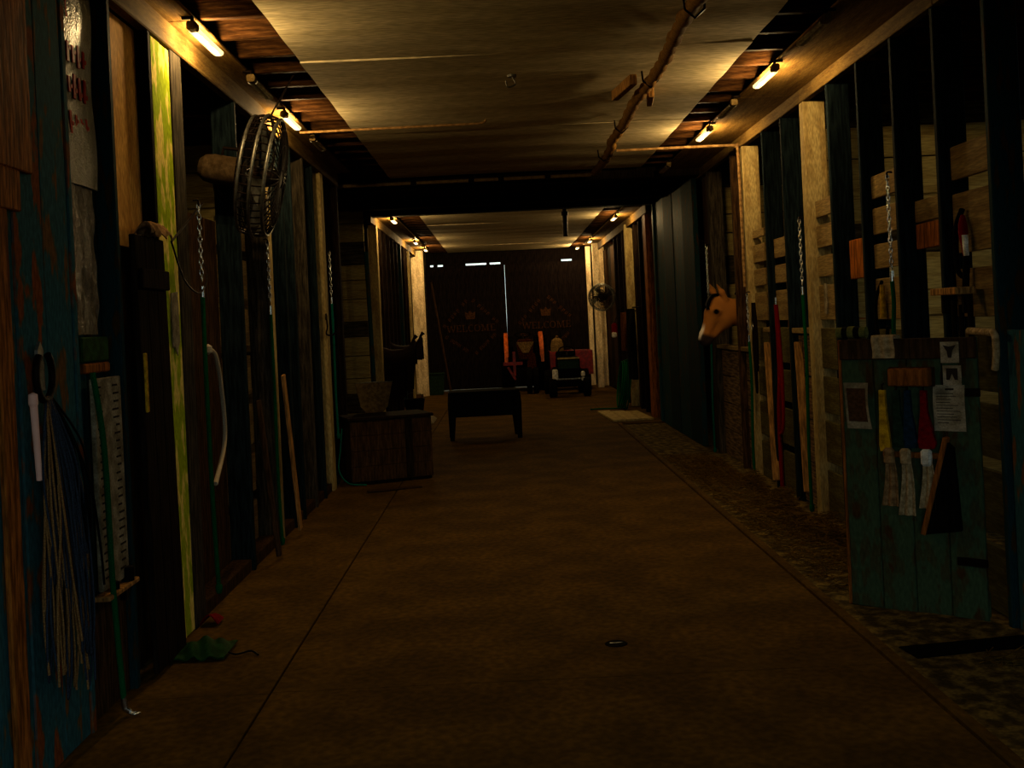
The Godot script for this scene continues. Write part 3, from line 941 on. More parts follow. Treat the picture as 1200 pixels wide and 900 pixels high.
func build_left_things() -> void:
	# fan over the left stalls
	var fan := thing("cage_fan", "large round cage fan tilted down from the left soffit beside the second lamp", "fan", V(-1.42, 2.44, 6.5))
	fan.rotation_degrees = Vector3(0, 4, -11)
	cage_fan(fan, 0.37, 0.19, 0.27, 0.09)
	put("mount", tube([Vector3(-0.25, 0.08, 0), Vector3(-0.25, 0.135, 0), Vector3(-0.12, 0.14, 0), Vector3(-0.12, 0.06, 0)], 0.012, 8), M.iron, fan)
	put("wall_arm", tube([Vector3(-0.28, -0.05, 0), Vector3(-0.28, -0.12, -0.12), Vector3(-0.24, -0.16, -0.24)], 0.016, 8), M.iron, fan)
	put("hanger_wire", tube([Vector3(0.0, 0.37, 0), Vector3(0.10, 0.64, 0)], 0.006, 6), M.iron, fan)
	# hook and twine bundle on the teal boards
	var hk := thing("iron_hook", "dark open iron ring nailed to the teal left wall at hand height", "hook", V(LX + 0.02, 1.37, 3.68))
	var ring := []
	for k in 15:
		var a := lerpf(2.1, 2.1 + TAU * 0.82, k / 14.0)
		ring.append(Vector3(0.015, 0.085 * sin(a), 0.066 * cos(a)))
	put("ring", tube(ring, 0.013, 8), M.iron, hk)
	put("plate", prism([Vector2(-0.022, 0.09), Vector2(0.0, 0.12), Vector2(0.022, 0.09), Vector2(0.026, -0.05), Vector2(-0.026, -0.05)], 0.012, Transform3D(Basis(Vector3(0, 1, 0), PI / 2), Vector3(0, 0.0, 0))), M.galv, hk)
	var tw := thing("twine_bundle", "long hank of tan and dark baling twine hanging from the iron ring", "twine", V(LX + 0.03, 1.30, 3.68))
	for part in [["tan_twine", M.twine_tan, 34, 1], ["blue_twine", M.twine_blue, 34, 2], ["black_twine", M.twine_black, 16, 3]]:
		rng.seed = part[3]
		var st := begin()
		for i in part[2]:
			var ln := rng.randf_range(0.55, 1.08) if part[3] != 3 else rng.randf_range(0.45, 0.85)
			var z: float = rng.randf_range(-0.17, 0.09) - 0.02 * part[3]
			var zz: float = z * 1.3 + rng.randf_range(-0.06, 0.06)
			var x := rng.randf_range(0.0, 0.05)
			if i % 2 == 0:
				add_tube(st, curve([Vector3(0.01, 0, z * 0.15), Vector3(x, -ln * 0.35, z), Vector3(x + 0.01, -ln * 0.8, zz), Vector3(x, -ln, zz + 0.025), Vector3(x + 0.012, -ln * 0.8, zz + 0.05), Vector3(x, -ln * 0.4, z + 0.03), Vector3(0.012, -0.01, z * 0.2)], 5), 0.0042, 4)
			else:
				add_tube(st, curve([Vector3(0.01, 0, z * 0.15), Vector3(x, -ln * 0.4, z + rng.randf_range(-0.02, 0.02)), Vector3(x, -ln * 0.75, zz), Vector3(x + 0.01, -ln, zz + rng.randf_range(-0.04, 0.04))], 6), 0.0045, 4)
		var o := put(part[0], st.commit(), part[1], tw)
		o.set_meta("kind", "stuff")
	var hd := thing("pink_handle", "pale pinkish stick hanging beside the twine bundle on the left wall", "handle", V(LX + 0.03, 1.30, 3.595))
	put("shaft", tube([Vector3(0, 0.0, 0), Vector3(0.004, -0.28, -0.012)], [0.013, 0.010], 10), M.pink, hd)
	put("cap", lathe([Vector2(0, 0.02), Vector2(0.015, 0.012), Vector2(0.016, -0.02), Vector2(0.012, -0.03)], Transform3D.IDENTITY, 12), M.pink, hd)
	# sack, wrapped sheet, green box, measuring board
	var sk := thing("feed_sack", "glossy yellow-green printed sack with red marks pinned high on the left wall", "sack", V(LX - 0.072, 2.50, 4.30))
	var sfn := func(u: float, v: float) -> Vector3:
		return Vector3(0.02 + 0.006 * sin(v * 9.0) + 0.010 * sin(u * 3.1), lerpf(-0.39, 0.42, v), lerpf(0.17, -0.17, u))
	put("sack_front", sheet(sfn, 14, 30, 0.01), M.sack, sk)
	var ink := begin()
	rng.seed = 44
	for y in [0.30, 0.13, 0.0, -0.15]:
		var z := 0.10
		while z > -0.09:
			var h := rng.randf_range(0.06, 0.10)
			add_box(ink, Transform3D(Basis(Vector3(1, 0, 0), rng.randf_range(-0.1, 0.1)), Vector3(0.034, y, z)), Vector3(0.006, h, 0.022), 0.002)
			add_box(ink, Transform3D(Basis.IDENTITY, Vector3(0.034, y + h * 0.3 * rng.randf_range(-1, 1), z - 0.014)), Vector3(0.006, 0.018, 0.03), 0.002)
			z -= 0.052
	put("red_print", ink.commit(), M.ink_red, sk)
	var ws := thing("plastic_sheet", "crinkled clear-wrapped brown sheet below the printed sack on the left wall", "sheet", V(LX - 0.070, 1.80, 4.31))
	var wfn := func(u: float, v: float) -> Vector3:
		return Vector3(0.015 + 0.004 * sin(u * 17.0 + v * 5.0 + 2.0 * sin(v * 7.0)) + 0.003 * sin(v * 23.0 + u * 9.0 + sin(u * 13.0)), lerpf(-0.29, 0.31, v), lerpf(0.12, -0.12, u))
	put("wrap", sheet(wfn, 26, 34, 0.006), M.plastic, ws)
	var gb := thing("green_box", "small dark green box under the crinkled plastic sheet", "box", V(LX - 0.04, 1.45, 4.29))
	lb(gb, "body", Vector3(0, 0, 0), Vector3(0.05, 0.10, 0.28), M.green_box, Vector3.ZERO, 0.006)
	lb(gb, "orange_trim", Vector3(0.003, -0.075, 0), Vector3(0.05, 0.04, 0.28), M.wood_orange, Vector3.ZERO, 0.006)
	var mb := thing("measuring_board", "tall dull white board with rows of dark marks below the green box", "board", V(LX + 0.015, 0.92, 4.29))
	lb(mb, "board", Vector3.ZERO, Vector3(0.02, 0.83, 0.29), M.white_card, Vector3.ZERO, 0.004)
	var mk := begin()
	rng.seed = 9
	for i in 24:
		var y := 0.38 - i * 0.0325
		add_box(mk, Transform3D(Basis.IDENTITY, Vector3(0.0115, y, 0.10 - rng.randf_range(0, 0.01))), Vector3(0.003, 0.008, rng.randf_range(0.02, 0.05)), 0.0005)
		add_box(mk, Transform3D(Basis.IDENTITY, Vector3(0.0115, y, -0.09 + rng.randf_range(0, 0.02))), Vector3(0.003, 0.008, rng.randf_range(0.03, 0.07)), 0.0005)
	put("marks", mk.commit(), M.ink, mb)
	var sh := thing("small_ledge", "narrow wooden ledge under the dull white board on the left", "ledge", V(LX + 0.02, 0.49, 4.30))
	lb(sh, "ledge_board", Vector3(0, -0.01, 0), Vector3(0.07, 0.02, 0.34), M.tan)
	lb(sh, "bracket", Vector3(-0.01, -0.05, -0.1), Vector3(0.03, 0.06, 0.02), M.iron)
	for q in [[-0.10, 0.05, 0.026], [0.04, 0.022, 0.016]]:
		var tin := thing("small_tin", "small dark tin on the narrow ledge, %s" % ("taller one to the right" if q[1] > 0.03 else "shorter one to the left"), "tin", V(LX + 0.03, 0.49, 4.30 - q[0]), "tins on the narrow ledge")
		put("can", lathe([Vector2(0, 0), Vector2(q[2], 0), Vector2(q[2], q[1]), Vector2(q[2] * 0.9, q[1] + 0.004), Vector2(0, q[1] + 0.004)], Transform3D.IDENTITY, 14), M.black_paint, tin)
		put("lid", lathe([Vector2(0, q[1] + 0.008), Vector2(q[2] * 0.85, q[1] + 0.008), Vector2(q[2] * 0.85, q[1])], Transform3D.IDENTITY, 14), M.iron, tin)
	var lr := thing("green_lead", "long green lead rope with a silver snap hanging in front of the dull white board", "lead rope", V(LX + 0.05, 1.36, 4.15))
	put("rope", tube(curve([Vector3(-0.03, 0, 0), Vector3(0, -0.3, -0.005), Vector3(0.0, -0.85, -0.03), Vector3(0.01, -1.29, -0.06)], 8), 0.012, 8), M.rope_green, lr)
	put("snap", tube([Vector3(0.01, -1.28, -0.06), Vector3(0.012, -1.33, -0.062), Vector3(0.03, -1.35, -0.07)], [0.012, 0.014, 0.010], 8), M.chrome, lr)
	put("snap_ring", tube([Vector3(0.03, -1.352, -0.06), Vector3(0.05, -1.353, -0.075), Vector3(0.07, -1.352, -0.06), Vector3(0.05, -1.352, -0.045)], 0.005, 6, true), M.chrome, lr)
	# dark brown board leaning over the studs, with yellow strip and crumpled paper
	var bd := thing("brown_board", "tall dark brown plank door leaning on the studs beside the lime board", "board", V(LX + 0.03, 0.0, 4.865))
	for k in 3:
		lb(bd, "plank", Vector3(0, 0.98, 0.135 - 0.135 * k), Vector3(0.028, 1.93, 0.131), M.wood_dark, Vector3(0, 0, 0.6))
	lb(bd, "batten", Vector3(0.02, 1.75, 0.0), Vector3(0.016, 0.09, 0.38), M.wood_dark)
	var ys := thing("yellow_strip", "narrow yellow strip fixed upright on the dark brown plank door", "strip", V(LX + 0.05, 1.29, 4.68))
	lb(ys, "strip", Vector3.ZERO, Vector3(0.012, 0.26, 0.026), M.yellow)
	var cp := thing("crumpled_cloth", "tan crumpled cloth lying on top of the dark brown plank door", "cloth", V(LX + 0.03, 1.95, 4.95))
	var cfn := func(u: float, v: float) -> Vector3:
		return Vector3(0.04 * cos(PI * u) + 0.006 * sin(v * 23), 0.02 + 0.035 * sin(PI * u) - 0.03 * absf(u - 0.5) + 0.012 * sin(v * 17.0 + u * 6.0), lerpf(0.16, -0.14, v))
	put("cloth", sheet(cfn, 12, 20, 0.006), M.cloth_tan, cp)
	# pale worn patch of paper on the lime board
	var pt := thing("paper_scrap", "torn pale paper scrap stuck to the lime painted board", "paper", V(LX + 0.006, 1.56, 5.28))
	put("scrap", prism([Vector2(-0.05, 0.14), Vector2(0.055, 0.15), Vector2(0.06, -0.10), Vector2(0.03, -0.13), Vector2(0.02, -0.17), Vector2(-0.03, -0.12), Vector2(-0.055, -0.13)], 0.004, Transform3D(Basis(Vector3(0, 1, 0), PI / 2), Vector3.ZERO)), M.white_card, pt)
	# thin wires crossing the lime board
	var wi := thing("wire", "thin dark wire sagging from the lime board to the first chain", "wire", V(LX + 0.03, 1.95, 5.2))
	put("strand", tube(curve([Vector3(0, 0, 0), Vector3(0.01, -0.18, -0.15), Vector3(0.01, -0.24, -0.4), Vector3(0, -0.15, -0.6), Vector3(-0.05, 0.0, -0.68)], 6), 0.005, 6), M.iron, wi)
	put("stay", tube([Vector3(0, 0.0, 0.0), Vector3(-0.02, 0.26, -0.65)], 0.006, 6), M.iron, wi)
	chain_rope(LX + 0.03, 5.70, 2.18, 1.74, 0.10, M.rope_green, "chain with green lead rope beside the white rope loop, on the left doorway", 0.05)
	chain_rope(LX + 0.03, 7.36, 2.10, 1.66, 0.02, M.rope_green, "chain with green lead rope on the left stud below the cage fan")
	var wl := thing("white_rope", "white rope bowed out over the brown stall door on the left", "rope", V(LX + 0.0, 1.40, 5.78))
	put("rope", tube(curve([Vector3(0.03, 0.01, 0.02), Vector3(0.03, -0.03, -0.12), Vector3(0.0, -0.22, -0.32), Vector3(-0.02, -0.52, -0.42), Vector3(0.03, -0.72, 0.0)], 8), 0.013, 8), M.rope_white, wl)
	put("knot", lathe([Vector2(0, 0.03), Vector2(0.022, 0.015), Vector2(0.024, -0.015), Vector2(0, -0.03)], Transform3D.IDENTITY, 10), M.rope_white, wl, Vector3(0.03, 0.01, 0.02))
	var lp := thing("leaning_plank", "long tan plank leaning on the left studs under the fan", "plank", V(LX + 0.06, 0.0, 7.75))
	var st := begin()
	bar(st, Vector3(0.03, 0.05, 0.0), Vector3(-0.02, 1.18, 0.12), 0.02, 0.085)
	put("plank", st.commit(), M.tan, lp)
	var l2 := thing("leaning_stake", "narrow grey stake leaning on the left stud beside the tan plank", "stake", V(LX + 0.05, 0.0, 6.95))
	var s2 := begin()
	bar(s2, Vector3(0.05, 0.03, 0.0), Vector3(-0.03, 1.05, 0.03), 0.03, 0.045)
	put("stake", s2.commit(), M.wood_brown, l2)
	# hook, chain and coil at the pale lit post
	var ph := thing("bridle_hook", "dark J-shaped hook on the lit lime and cream post", "hook", V(LX + 0.0, 1.50, 9.86))
	put("hook", tube(curve([Vector3(0, 0.14, 0), Vector3(0.01, 0.02, 0.01), Vector3(0.0, -0.05, 0.02), Vector3(0.06, -0.06, 0.02), Vector3(0.10, 0.0, 0.02), Vector3(0.11, 0.06, 0.02)], 6), 0.008, 8), M.iron, ph)
	put("plate", tube([Vector3(-0.005, 0.10, 0), Vector3(0.006, 0.10, 0)], 0.025, 10), M.iron, ph)
	chain_rope(LX + 0.04, 9.98, 2.2, 1.78, 0.47, M.rope_teal, "chain with teal lead rope on the lit lime and cream post")
	var co := thing("wall_cable", "thin green cable curling at the foot of the lit post", "cable", V(LX + 0.06, 0.0, 10.1))
	put("cable", tube(curve([Vector3(0.0, 0.55, 0), Vector3(-0.02, 0.35, 0.02), Vector3(-0.04, 0.16, 0.03), Vector3(0.05, 0.035, 0.06), Vector3(0.22, 0.012, 0.05)], 7), 0.008, 6), M.rope_teal, co)
	# black hose by the near wall, small green rag
	var rg := thing("green_rag", "dark green rag dropped at the foot of the brown plank door", "rag", V(-1.46, 0.0, 5.0))
	var rfn := func(u: float, v: float) -> Vector3:
		return Vector3(lerpf(-0.12, 0.12, u), 0.012 + 0.05 * sin(PI * u) * sin(PI * v) + 0.012 * sin(u * 19.0 + v * 8.0) * sin(PI * u), lerpf(0.13, -0.13, v))
	put("cloth", sheet(rfn, 16, 16, 0.008), M.green_box, rg)
	put("cord", tube(curve([Vector3(0.08, 0.015, 0.0), Vector3(0.16, 0.01, 0.08), Vector3(0.22, 0.008, 0.03), Vector3(0.27, 0.008, 0.1)], 6), 0.005, 6), M.iron, rg)
	var rr := thing("red_cloth", "small red cloth scrap at the foot of the lime board", "cloth", V(LX + 0.05, 0.0, 5.50))
	var qfn := func(u: float, v: float) -> Vector3:
		return Vector3(lerpf(-0.04, 0.05, u), 0.01 + 0.05 * sin(PI * u) * (1.0 - v * 0.5), lerpf(0.06, -0.06, v))
	put("cloth", sheet(qfn, 8, 8, 0.006), M.cloth_red, rr)

# ---------------------------------------------------------------- right side
func build_right_things() -> void:
	chain_rope(RX - 0.03, 6.07, 2.20, 1.66, 1.2, M.rope_green, "chain with short green rope on the stud above the blue stall door", 0.0)
	chain_rope(RX - 0.03, 7.88, 2.12, 1.63, -0.02, M.rope_green, "chain with green lead rope on the lit pale post right of the red rope", 0.02)
	chain_rope(RX - 0.03, 11.45, 2.18, 1.66, -0.02, M.rope_teal, "chain with teal lead rope beyond the horse, nearest the sliding panel", 0.04)
	chain_rope(RX - 0.03, 9.66, 1.62, 1.25, -0.02, M.rope_green, "chain with green lead rope on the pale post under the horse neck", 0.03)
	var rr := thing("red_rope", "bright red lead rope hanging full length on the right studs", "lead rope", V(RX - 0.03, 1.52, 8.66))
	put("rope", tube(curve([Vector3(0, 0, 0), Vector3(0.01, -0.4, 0.02), Vector3(-0.01, -0.9, -0.02), Vector3(0.0, -1.5, -0.06)], 8), 0.017, 8), M.rope_red, rr)
	put("loop", tube(curve([Vector3(0.0, -0.02, 0), Vector3(0.01, -0.5, 0.05), Vector3(0.0, -0.95, 0.06), Vector3(-0.01, -1.05, 0.0), Vector3(0, -0.95, -0.05), Vector3(0.01, -0.45, -0.03), Vector3(0.0, -0.02, -0.01)], 6), 0.014, 8), M.rope_red, rr)
	put("snap", tube([Vector3(0, 0.06, 0), Vector3(0, -0.01, 0)], 0.011, 8), M.chrome, rr)
	# halters and straps on the posts
	var ha := thing("halter", "dark strap halter with pale buckle hanging on the slats left of the red rope", "halter", V(RX - 0.02, 1.5, 9.5))
	for q in [[0.0, 0.0, 0.75, 0.03], [0.05, 0.05, 0.55, 0.05]]:
		put("strap", tube(curve([Vector3(0, 0.05, q[0]), Vector3(0.0, -q[2] * 0.4, q[0] + q[3]), Vector3(0, -q[2], q[0] + 0.02), Vector3(0, -q[2] * 0.5, q[0] - q[3]), Vector3(0, 0.05, q[0] - 0.01)], 6), 0.012, 6), M.leather, ha)
	put("buckle", tube([Vector3(-0.012, -0.12, 0.0), Vector3(-0.012, -0.16, 0.03), Vector3(-0.012, -0.2, 0.0), Vector3(-0.012, -0.16, -0.03)], 0.006, 6, true), M.chrome, ha)
	# near bay: shelf, red halter, hanging straps
	var sf := thing("wall_shelf", "small pale wooden shelf between the studs above the blue stall door", "shelf", V(RX - 0.03, 1.53, 5.27))
	lb(sf, "board", Vector3(0, 0, 0), Vector3(0.10, 0.035, 0.30), M.tan)
	lb(sf, "bracket", Vector3(0.02, -0.06, 0.12), Vector3(0.05, 0.10, 0.02), M.wood_dark)
	lb(sf, "bracket", Vector3(0.02, -0.06, -0.12), Vector3(0.05, 0.10, 0.02), M.wood_dark)
	var rh := thing("red_brush", "red and white tack hung on the slats over the small shelf", "tack", V(RX + 0.03, 1.90, 5.25))
	put("handle", tube(curve([Vector3(0, 0, 0), Vector3(-0.01, -0.06, 0.02), Vector3(-0.01, -0.14, 0.03), Vector3(0, -0.22, 0.02)], 5), [0.010, 0.012, 0.016, 0.018, 0.022, 0.022, 0.024, 0.024, 0.022, 0.02, 0.018, 0.017, 0.016, 0.014, 0.012, 0.010], 10), M.rope_red, rh)
	put("white_grip", tube([Vector3(-0.012, -0.10, 0.045), Vector3(-0.012, -0.2, 0.05)], [0.016, 0.013], 8), M.white_plastic, rh)
	put("dark_loop", tube(curve([Vector3(0, 0.03, 0), Vector3(-0.012, -0.06, -0.05), Vector3(-0.012, -0.25, -0.06), Vector3(0, -0.30, -0.03)], 6), 0.014, 8), M.black_paint, rh)
	put("strap", tube(curve([Vector3(0, -0.2, 0.03), Vector3(-0.01, -0.3, 0.03), Vector3(-0.01, -0.37, 0.02)], 5), 0.018, 6), M.black_paint, rh)
	rng.seed = 71
	for q in [[5.30, 1.50, 0.22], [5.22, 1.48, 0.26], [5.12, 1.50, 0.2]]:
		var s := thing("hanging_strap", "dark leather strap hanging under the small shelf, %s" % ("left one" if q[0] > 5.25 else ("middle one" if q[0] > 5.2 else "right one with tan end")), "strap", V(RX - 0.01, q[1] - 0.02, q[0]), "straps under the small shelf")
		put("strap", tube(curve([Vector3(0, 0.0, 0), Vector3(-0.01, -q[2] * 0.5, 0.02), Vector3(0, -q[2], 0.0)], 6), 0.014, 6), M.leather, s)
		put("end", tube([Vector3(0, -q[2] + 0.01, 0), Vector3(0, -q[2] - 0.05, 0)], 0.02, 8), M.cloth_tan, s)
	# things hanging in the slat bay
	var gl := thing("yellow_scoop", "dull yellow handle hanging in the slatted bay left of the blue stall door", "handle", V(RX + 0.03, 1.60, 6.40))
	put("handle", tube([Vector3(0, 0, 0), Vector3(0, -0.2, 0)], [0.014, 0.022], 8), M.yellow, gl)
	put("black_loop", tube(curve([Vector3(0, 0.02, 0), Vector3(-0.01, -0.1, -0.09), Vector3(-0.01, -0.3, -0.08), Vector3(0, -0.4, 0.02), Vector3(0, -0.25, 0.06)], 6), 0.011, 6), M.black_paint, gl)
	var pc := thing("pale_tag", "pale scuffed tag on the slats beside the lit post", "tag", V(RX + 0.05, 1.55, 7.58))
	put("tag", prism([Vector2(-0.02, 0.10), Vector2(0.02, 0.10), Vector2(0.04, -0.04), Vector2(0.02, -0.12), Vector2(-0.03, -0.11), Vector2(-0.035, 0.0)], 0.008, Transform3D(Basis(Vector3(0, 1, 0), -PI / 2), Vector3.ZERO)), M.white_card, pc)
	# far right: hanging coats, hose, fan, slab
	var ct := thing("hanging_coat", "brown coat hanging on the far right wall above the green hose", "coat", V(2.06, 1.55, 17.3))
	var cfn := func(u: float, v: float) -> Vector3:
		var a := (u - 0.5) * PI
		var w := lerpf(0.10, 0.26, sqrt(maxf(v, 0.0))) + 0.015 * sin(v * 9.0)
		return Vector3(-cos(a) * (0.10 + 0.03 * sin(u * 20.0)), -v * 0.62, sin(a) * w)
	put("coat_body", sheet(cfn, 20, 14, 0.012), M.cloth_brown, ct)
	put("sleeve", tube(curve([Vector3(-0.03, -0.06, 0.14), Vector3(-0.09, -0.25, 0.24), Vector3(-0.10, -0.55, 0.24)], 5), 0.045, 8), M.cloth_brown, ct)
	put("peg", tube([Vector3(0.12, 0.02, 0), Vector3(-0.03, 0.02, 0)], 0.012, 8), M.iron, ct)
	var c2 := thing("hanging_jacket", "black jacket hanging beside the brown coat on the far right wall", "coat", V(2.07, 1.6, 16.65))
	var dfn := func(u: float, v: float) -> Vector3:
		var a := (u - 0.5) * PI
		return Vector3(-cos(a) * (0.10 + 0.02 * sin(u * 17.0)), -v * 1.1, sin(a) * lerpf(0.08, 0.2, sqrt(maxf(v, 0.0))))
	put("jacket_body", sheet(dfn, 20, 14, 0.012), M.cloth_dark, c2)
	put("sleeve", tube(curve([Vector3(-0.03, -0.06, 0.1), Vector3(-0.09, -0.3, 0.19), Vector3(-0.10, -0.65, 0.2)], 5), 0.04, 8), M.cloth_dark, c2)
	put("peg", tube([Vector3(0.12, 0.02, 0), Vector3(-0.03, 0.02, 0)], 0.012, 8), M.iron, c2)
	var rc := thing("red_bag", "small red and white bag hanging below the far wall fan", "bag", V(2.0, 1.25, 19.0))
	lb(rc, "pouch", Vector3.ZERO, Vector3(0.10, 0.26, 0.12), M.cloth_red, Vector3.ZERO, 0.03)
	lb(rc, "white_panel", Vector3(-0.01, -0.08, 0.03), Vector3(0.09, 0.10, 0.08), M.white_plastic, Vector3.ZERO, 0.02)
	put("cord", tube([Vector3(0.0, 0.12, 0), Vector3(0.05, 0.24, 0), Vector3(0.11, 0.26, 0)], 0.008, 6), M.iron, rc)
	var hs := thing("garden_hose", "loose coil of green hose standing against the far right wall", "hose", V(1.86, 0.0, 17.2))
	var st := begin()
	for i in 5:
		var pts := []
		for k in 28:
			var a := TAU * k / 28
			pts.append(Vector3(0.03 * i - 0.06 + 0.05 * sin(a) + 0.06, 0.40 + (0.36 + 0.012 * i) * sin(a), (0.30 + 0.02 * sin(i * 2.0)) * cos(a) + 0.015 * i))
		add_tube(st, pts, 0.013, 6, true)
	put("coil", st.commit(), M.rope_green, hs)
	put("tail", tube(curve([Vector3(0.0, 0.03, 0.1), Vector3(-0.15, 0.016, 0.05), Vector3(-0.35, 0.016, -0.02), Vector3(-0.5, 0.016, 0.05)], 6), 0.013, 6), M.rope_green, hs)
	var sl := thing("pale_boards", "pale worn boards lying on the floor at the far right doorway", "board", V(1.76, 0.0, 15.85))
	for k in 3:
		lb(sl, "board", Vector3(-0.20 + k * 0.2, 0.018, 0.05 * k), Vector3(0.19, 0.03, 1.6 - 0.15 * k), M.stud_pale, Vector3(0, 3, 0))
	var ff := thing("wall_fan", "round dark cage fan on the far right wall by the lit end posts", "fan", V(2.02, 1.89, 21.3))
	ff.rotation_degrees = Vector3(0, -112, -6)
	cage_fan(ff, 0.27, 0.15, 0.16, 0.07)
	var am := begin()
	add_tube(am, [Vector3(-0.2, 0, 0), Vector3(-0.14, 0.0, 0.22)], 0.015, 8)
	put("arm", am.commit(), M.iron, ff)

# ---------------------------------------------------------------- the open blue stall door and what hangs on it
func build_stall_door() -> void:
	# hinge at (2.20, d 5.00), free edge at (1.716, d 5.42)
	var a := Vector3(1.716, 0, -5.42)
	var b := Vector3(2.215, 0, -4.985)
	var ux := (b - a).normalized()
	var turn := atan2(-ux.z, ux.x)
	var W := (b - a).length()
	var group := "things on the open blue stall door"
	var t := thing("stall_door", "open lower stall door of blue-green boards facing the aisle on the right", "door", a, "", turn)
	# local: x along the door from free edge to hinge, y up, +z towards the viewer
	for k in 4:
		lb(t, "board", Vector3(W / 4 * (k + 0.5), 0.64, 0), Vector3(W / 4 - 0.004, 1.34, 0.025), M.door_paint, Vector3.ZERO, 0.004)
	lb(t, "top_rail", Vector3(W / 2, 1.26, 0.018), Vector3(W, 0.10, 0.02), M.wood_brown)
	lb(t, "bottom_rail", Vector3(W / 2, 0.05, -0.02), Vector3(W, 0.12, 0.02), M.door_paint)
	lb(t, "edge_strip", Vector3(-0.006, 0.64, 0.0), Vector3(0.014, 1.34, 0.03), M.wood_orange)
	for y in [0.25, 1.05]:
		lb(t, "hinge", Vector3(W - 0.06, y, 0.02), Vector3(0.14, 0.04, 0.008), M.iron)
	var T := t.transform
	var on := func(x: float, y: float, z := 0.02) -> Vector3:
		return T * Vector3(x, y, z)
	# paper things
	var p := thing("curled_print", "curled pale-edged print pinned at the left edge of the blue stall door", "picture", on.call(0.075, 0.98, 0.022), group, turn)
	var pf := func(u: float, v: float) -> Vector3:
		return Vector3(lerpf(-0.06, 0.07, u) + 0.012 * v, lerpf(0.115, -0.115, v), 0.004 + 0.025 * pow(u, 3.0) * (0.4 + sin(PI * v)))
	put("paper", sheet(pf, 12, 12, 0.002), M.white_card, p)
	var pg := func(u: float, v: float) -> Vector3:
		var c: Vector3 = pf.call(0.1 + 0.78 * u, 0.12 + 0.72 * v)
		return c + Vector3(0, 0, 0.003)
	put("printed_area", sheet(pg, 10, 10, 0.002), M.photo_brown, p)
	for q in [[0.545, 1.24, "upper of the two on the blue stall door"], [0.552, 1.13, "lower of the two on the blue stall door"]]:
		var c := thing("small_card", "pale card with dark emblem, %s" % q[2], "card", on.call(q[0], q[1], 0.032), group, turn)
		lb(c, "card", Vector3.ZERO, Vector3(0.085, 0.10 if q[1] > 1.2 else 0.095, 0.003), M.paper, Vector3.ZERO, 0.0008)
		if q[1] > 1.2:
			put("emblem", prism([Vector2(-0.03, 0.03), Vector2(0.0, 0.022), Vector2(0.03, 0.03), Vector2(0.012, 0.0), Vector2(0.008, -0.03), Vector2(-0.008, -0.03), Vector2(-0.012, 0.0)], 0.002), M.ink, c, Vector3(0, 0.005, 0.0025))
		else:
			put("emblem", prism([Vector2(-0.026, 0.03), Vector2(0.026, 0.03), Vector2(0.026, -0.025), Vector2(0.012, -0.025), Vector2(0.0, 0.005), Vector2(-0.012, -0.025), Vector2(-0.026, -0.025)], 0.002), M.ink, c, Vector3(0, 0.005, 0.0025))
	var n := thing("notice_sheet", "larger pale notice with faint lines below the two small cards", "paper", on.call(0.53, 0.975, 0.022), group, turn)
	var nf := func(u: float, v: float) -> Vector3:
		return Vector3(lerpf(-0.072, 0.074, u) - 0.004 * v, lerpf(0.11, -0.11, v), 0.003 + 0.006 * sin(v * 5.0))
	put("paper", sheet(nf, 8, 12, 0.002), M.paper, n)
	var ln := begin()
	rng.seed = 3
	for i in 11:
		var y := 0.07 - i * 0.014
		var w := rng.randf_range(0.05, 0.11)
		var v := (0.11 - y) / 0.22
		add_box(ln, Transform3D(Basis.IDENTITY, Vector3(-0.058 + w / 2, y, 0.0055 + 0.006 * sin(v * 5.0))), Vector3(w, 0.003, 0.001), 0.0002)
	add_box(ln, Transform3D(Basis.IDENTITY, Vector3(0.005, 0.09, 0.0085)), Vector3(0.04, 0.009, 0.001), 0.0003)
	put("faint_lines", ln.commit(), M.ink, n)
	# wooden block rack and the coloured things hanging below
	var wb := thing("wood_block", "reddish brown wooden block fixed near the top middle of the blue stall door", "block", on.call(0.36, 1.125, 0.055), group, turn)
	lb(wb, "block", Vector3.ZERO, Vector3(0.195, 0.085, 0.06), M.wood_orange, Vector3.ZERO, 0.006)
	lb(wb, "backing", Vector3(0.0, 0.0, -0.028), Vector3(0.22, 0.095, 0.012), M.wood_brown)
	var cols := [["yellow_brush", M.yellow, 0.215, "dull yellow tapered tool, first from the left under the wood block", 0.030, 0.30], ["green_tool", M.cloth_green, 0.285, "dark green tapered tool, second from the left under the wood block", 0.032, 0.28], ["blue_tool", M.cloth_blue, 0.338, "blue tapered tool, third from the left under the wood block", 0.036, 0.28], ["red_tool", M.cloth_red, 0.415, "deep red tapered tool hanging right of the blue one", 0.046, 0.28]]
	for c in cols:
		var o := thing(c[0], c[3], "grooming tool", on.call(c[2], 1.06, 0.035), group, turn)
		var hw: float = c[4]
		var ht: float = c[5]
		put("body", prism([Vector2(-0.014, 0.0), Vector2(0.014, 0.0), Vector2(0.017, -ht * 0.35), Vector2(hw * 1.1, -ht * 0.92), Vector2(hw * 0.9, -ht), Vector2(-hw * 0.6, -ht), Vector2(-hw * 0.75, -ht * 0.9), Vector2(-0.016, -ht * 0.35)], 0.022), c[1], o)
		put("hanger", tube([Vector3(0, -0.01, 0), Vector3(0, 0.025, 0.0), Vector3(0, 0.03, -0.02)], 0.004, 6), M.iron, o)
	var rk := thing("peg_rack", "narrow wooden rail under the coloured tools on the blue stall door", "rail", on.call(0.345, 0.745, 0.03), group, turn)
	lb(rk, "rail", Vector3.ZERO, Vector3(0.28, 0.028, 0.022), M.wood_orange)
	for x in [-0.10, -0.01, 0.08]:
		put("peg", tube([Vector3(x, 0, 0.005), Vector3(x, 0.008, 0.045)], 0.006, 8), M.tan, rk)
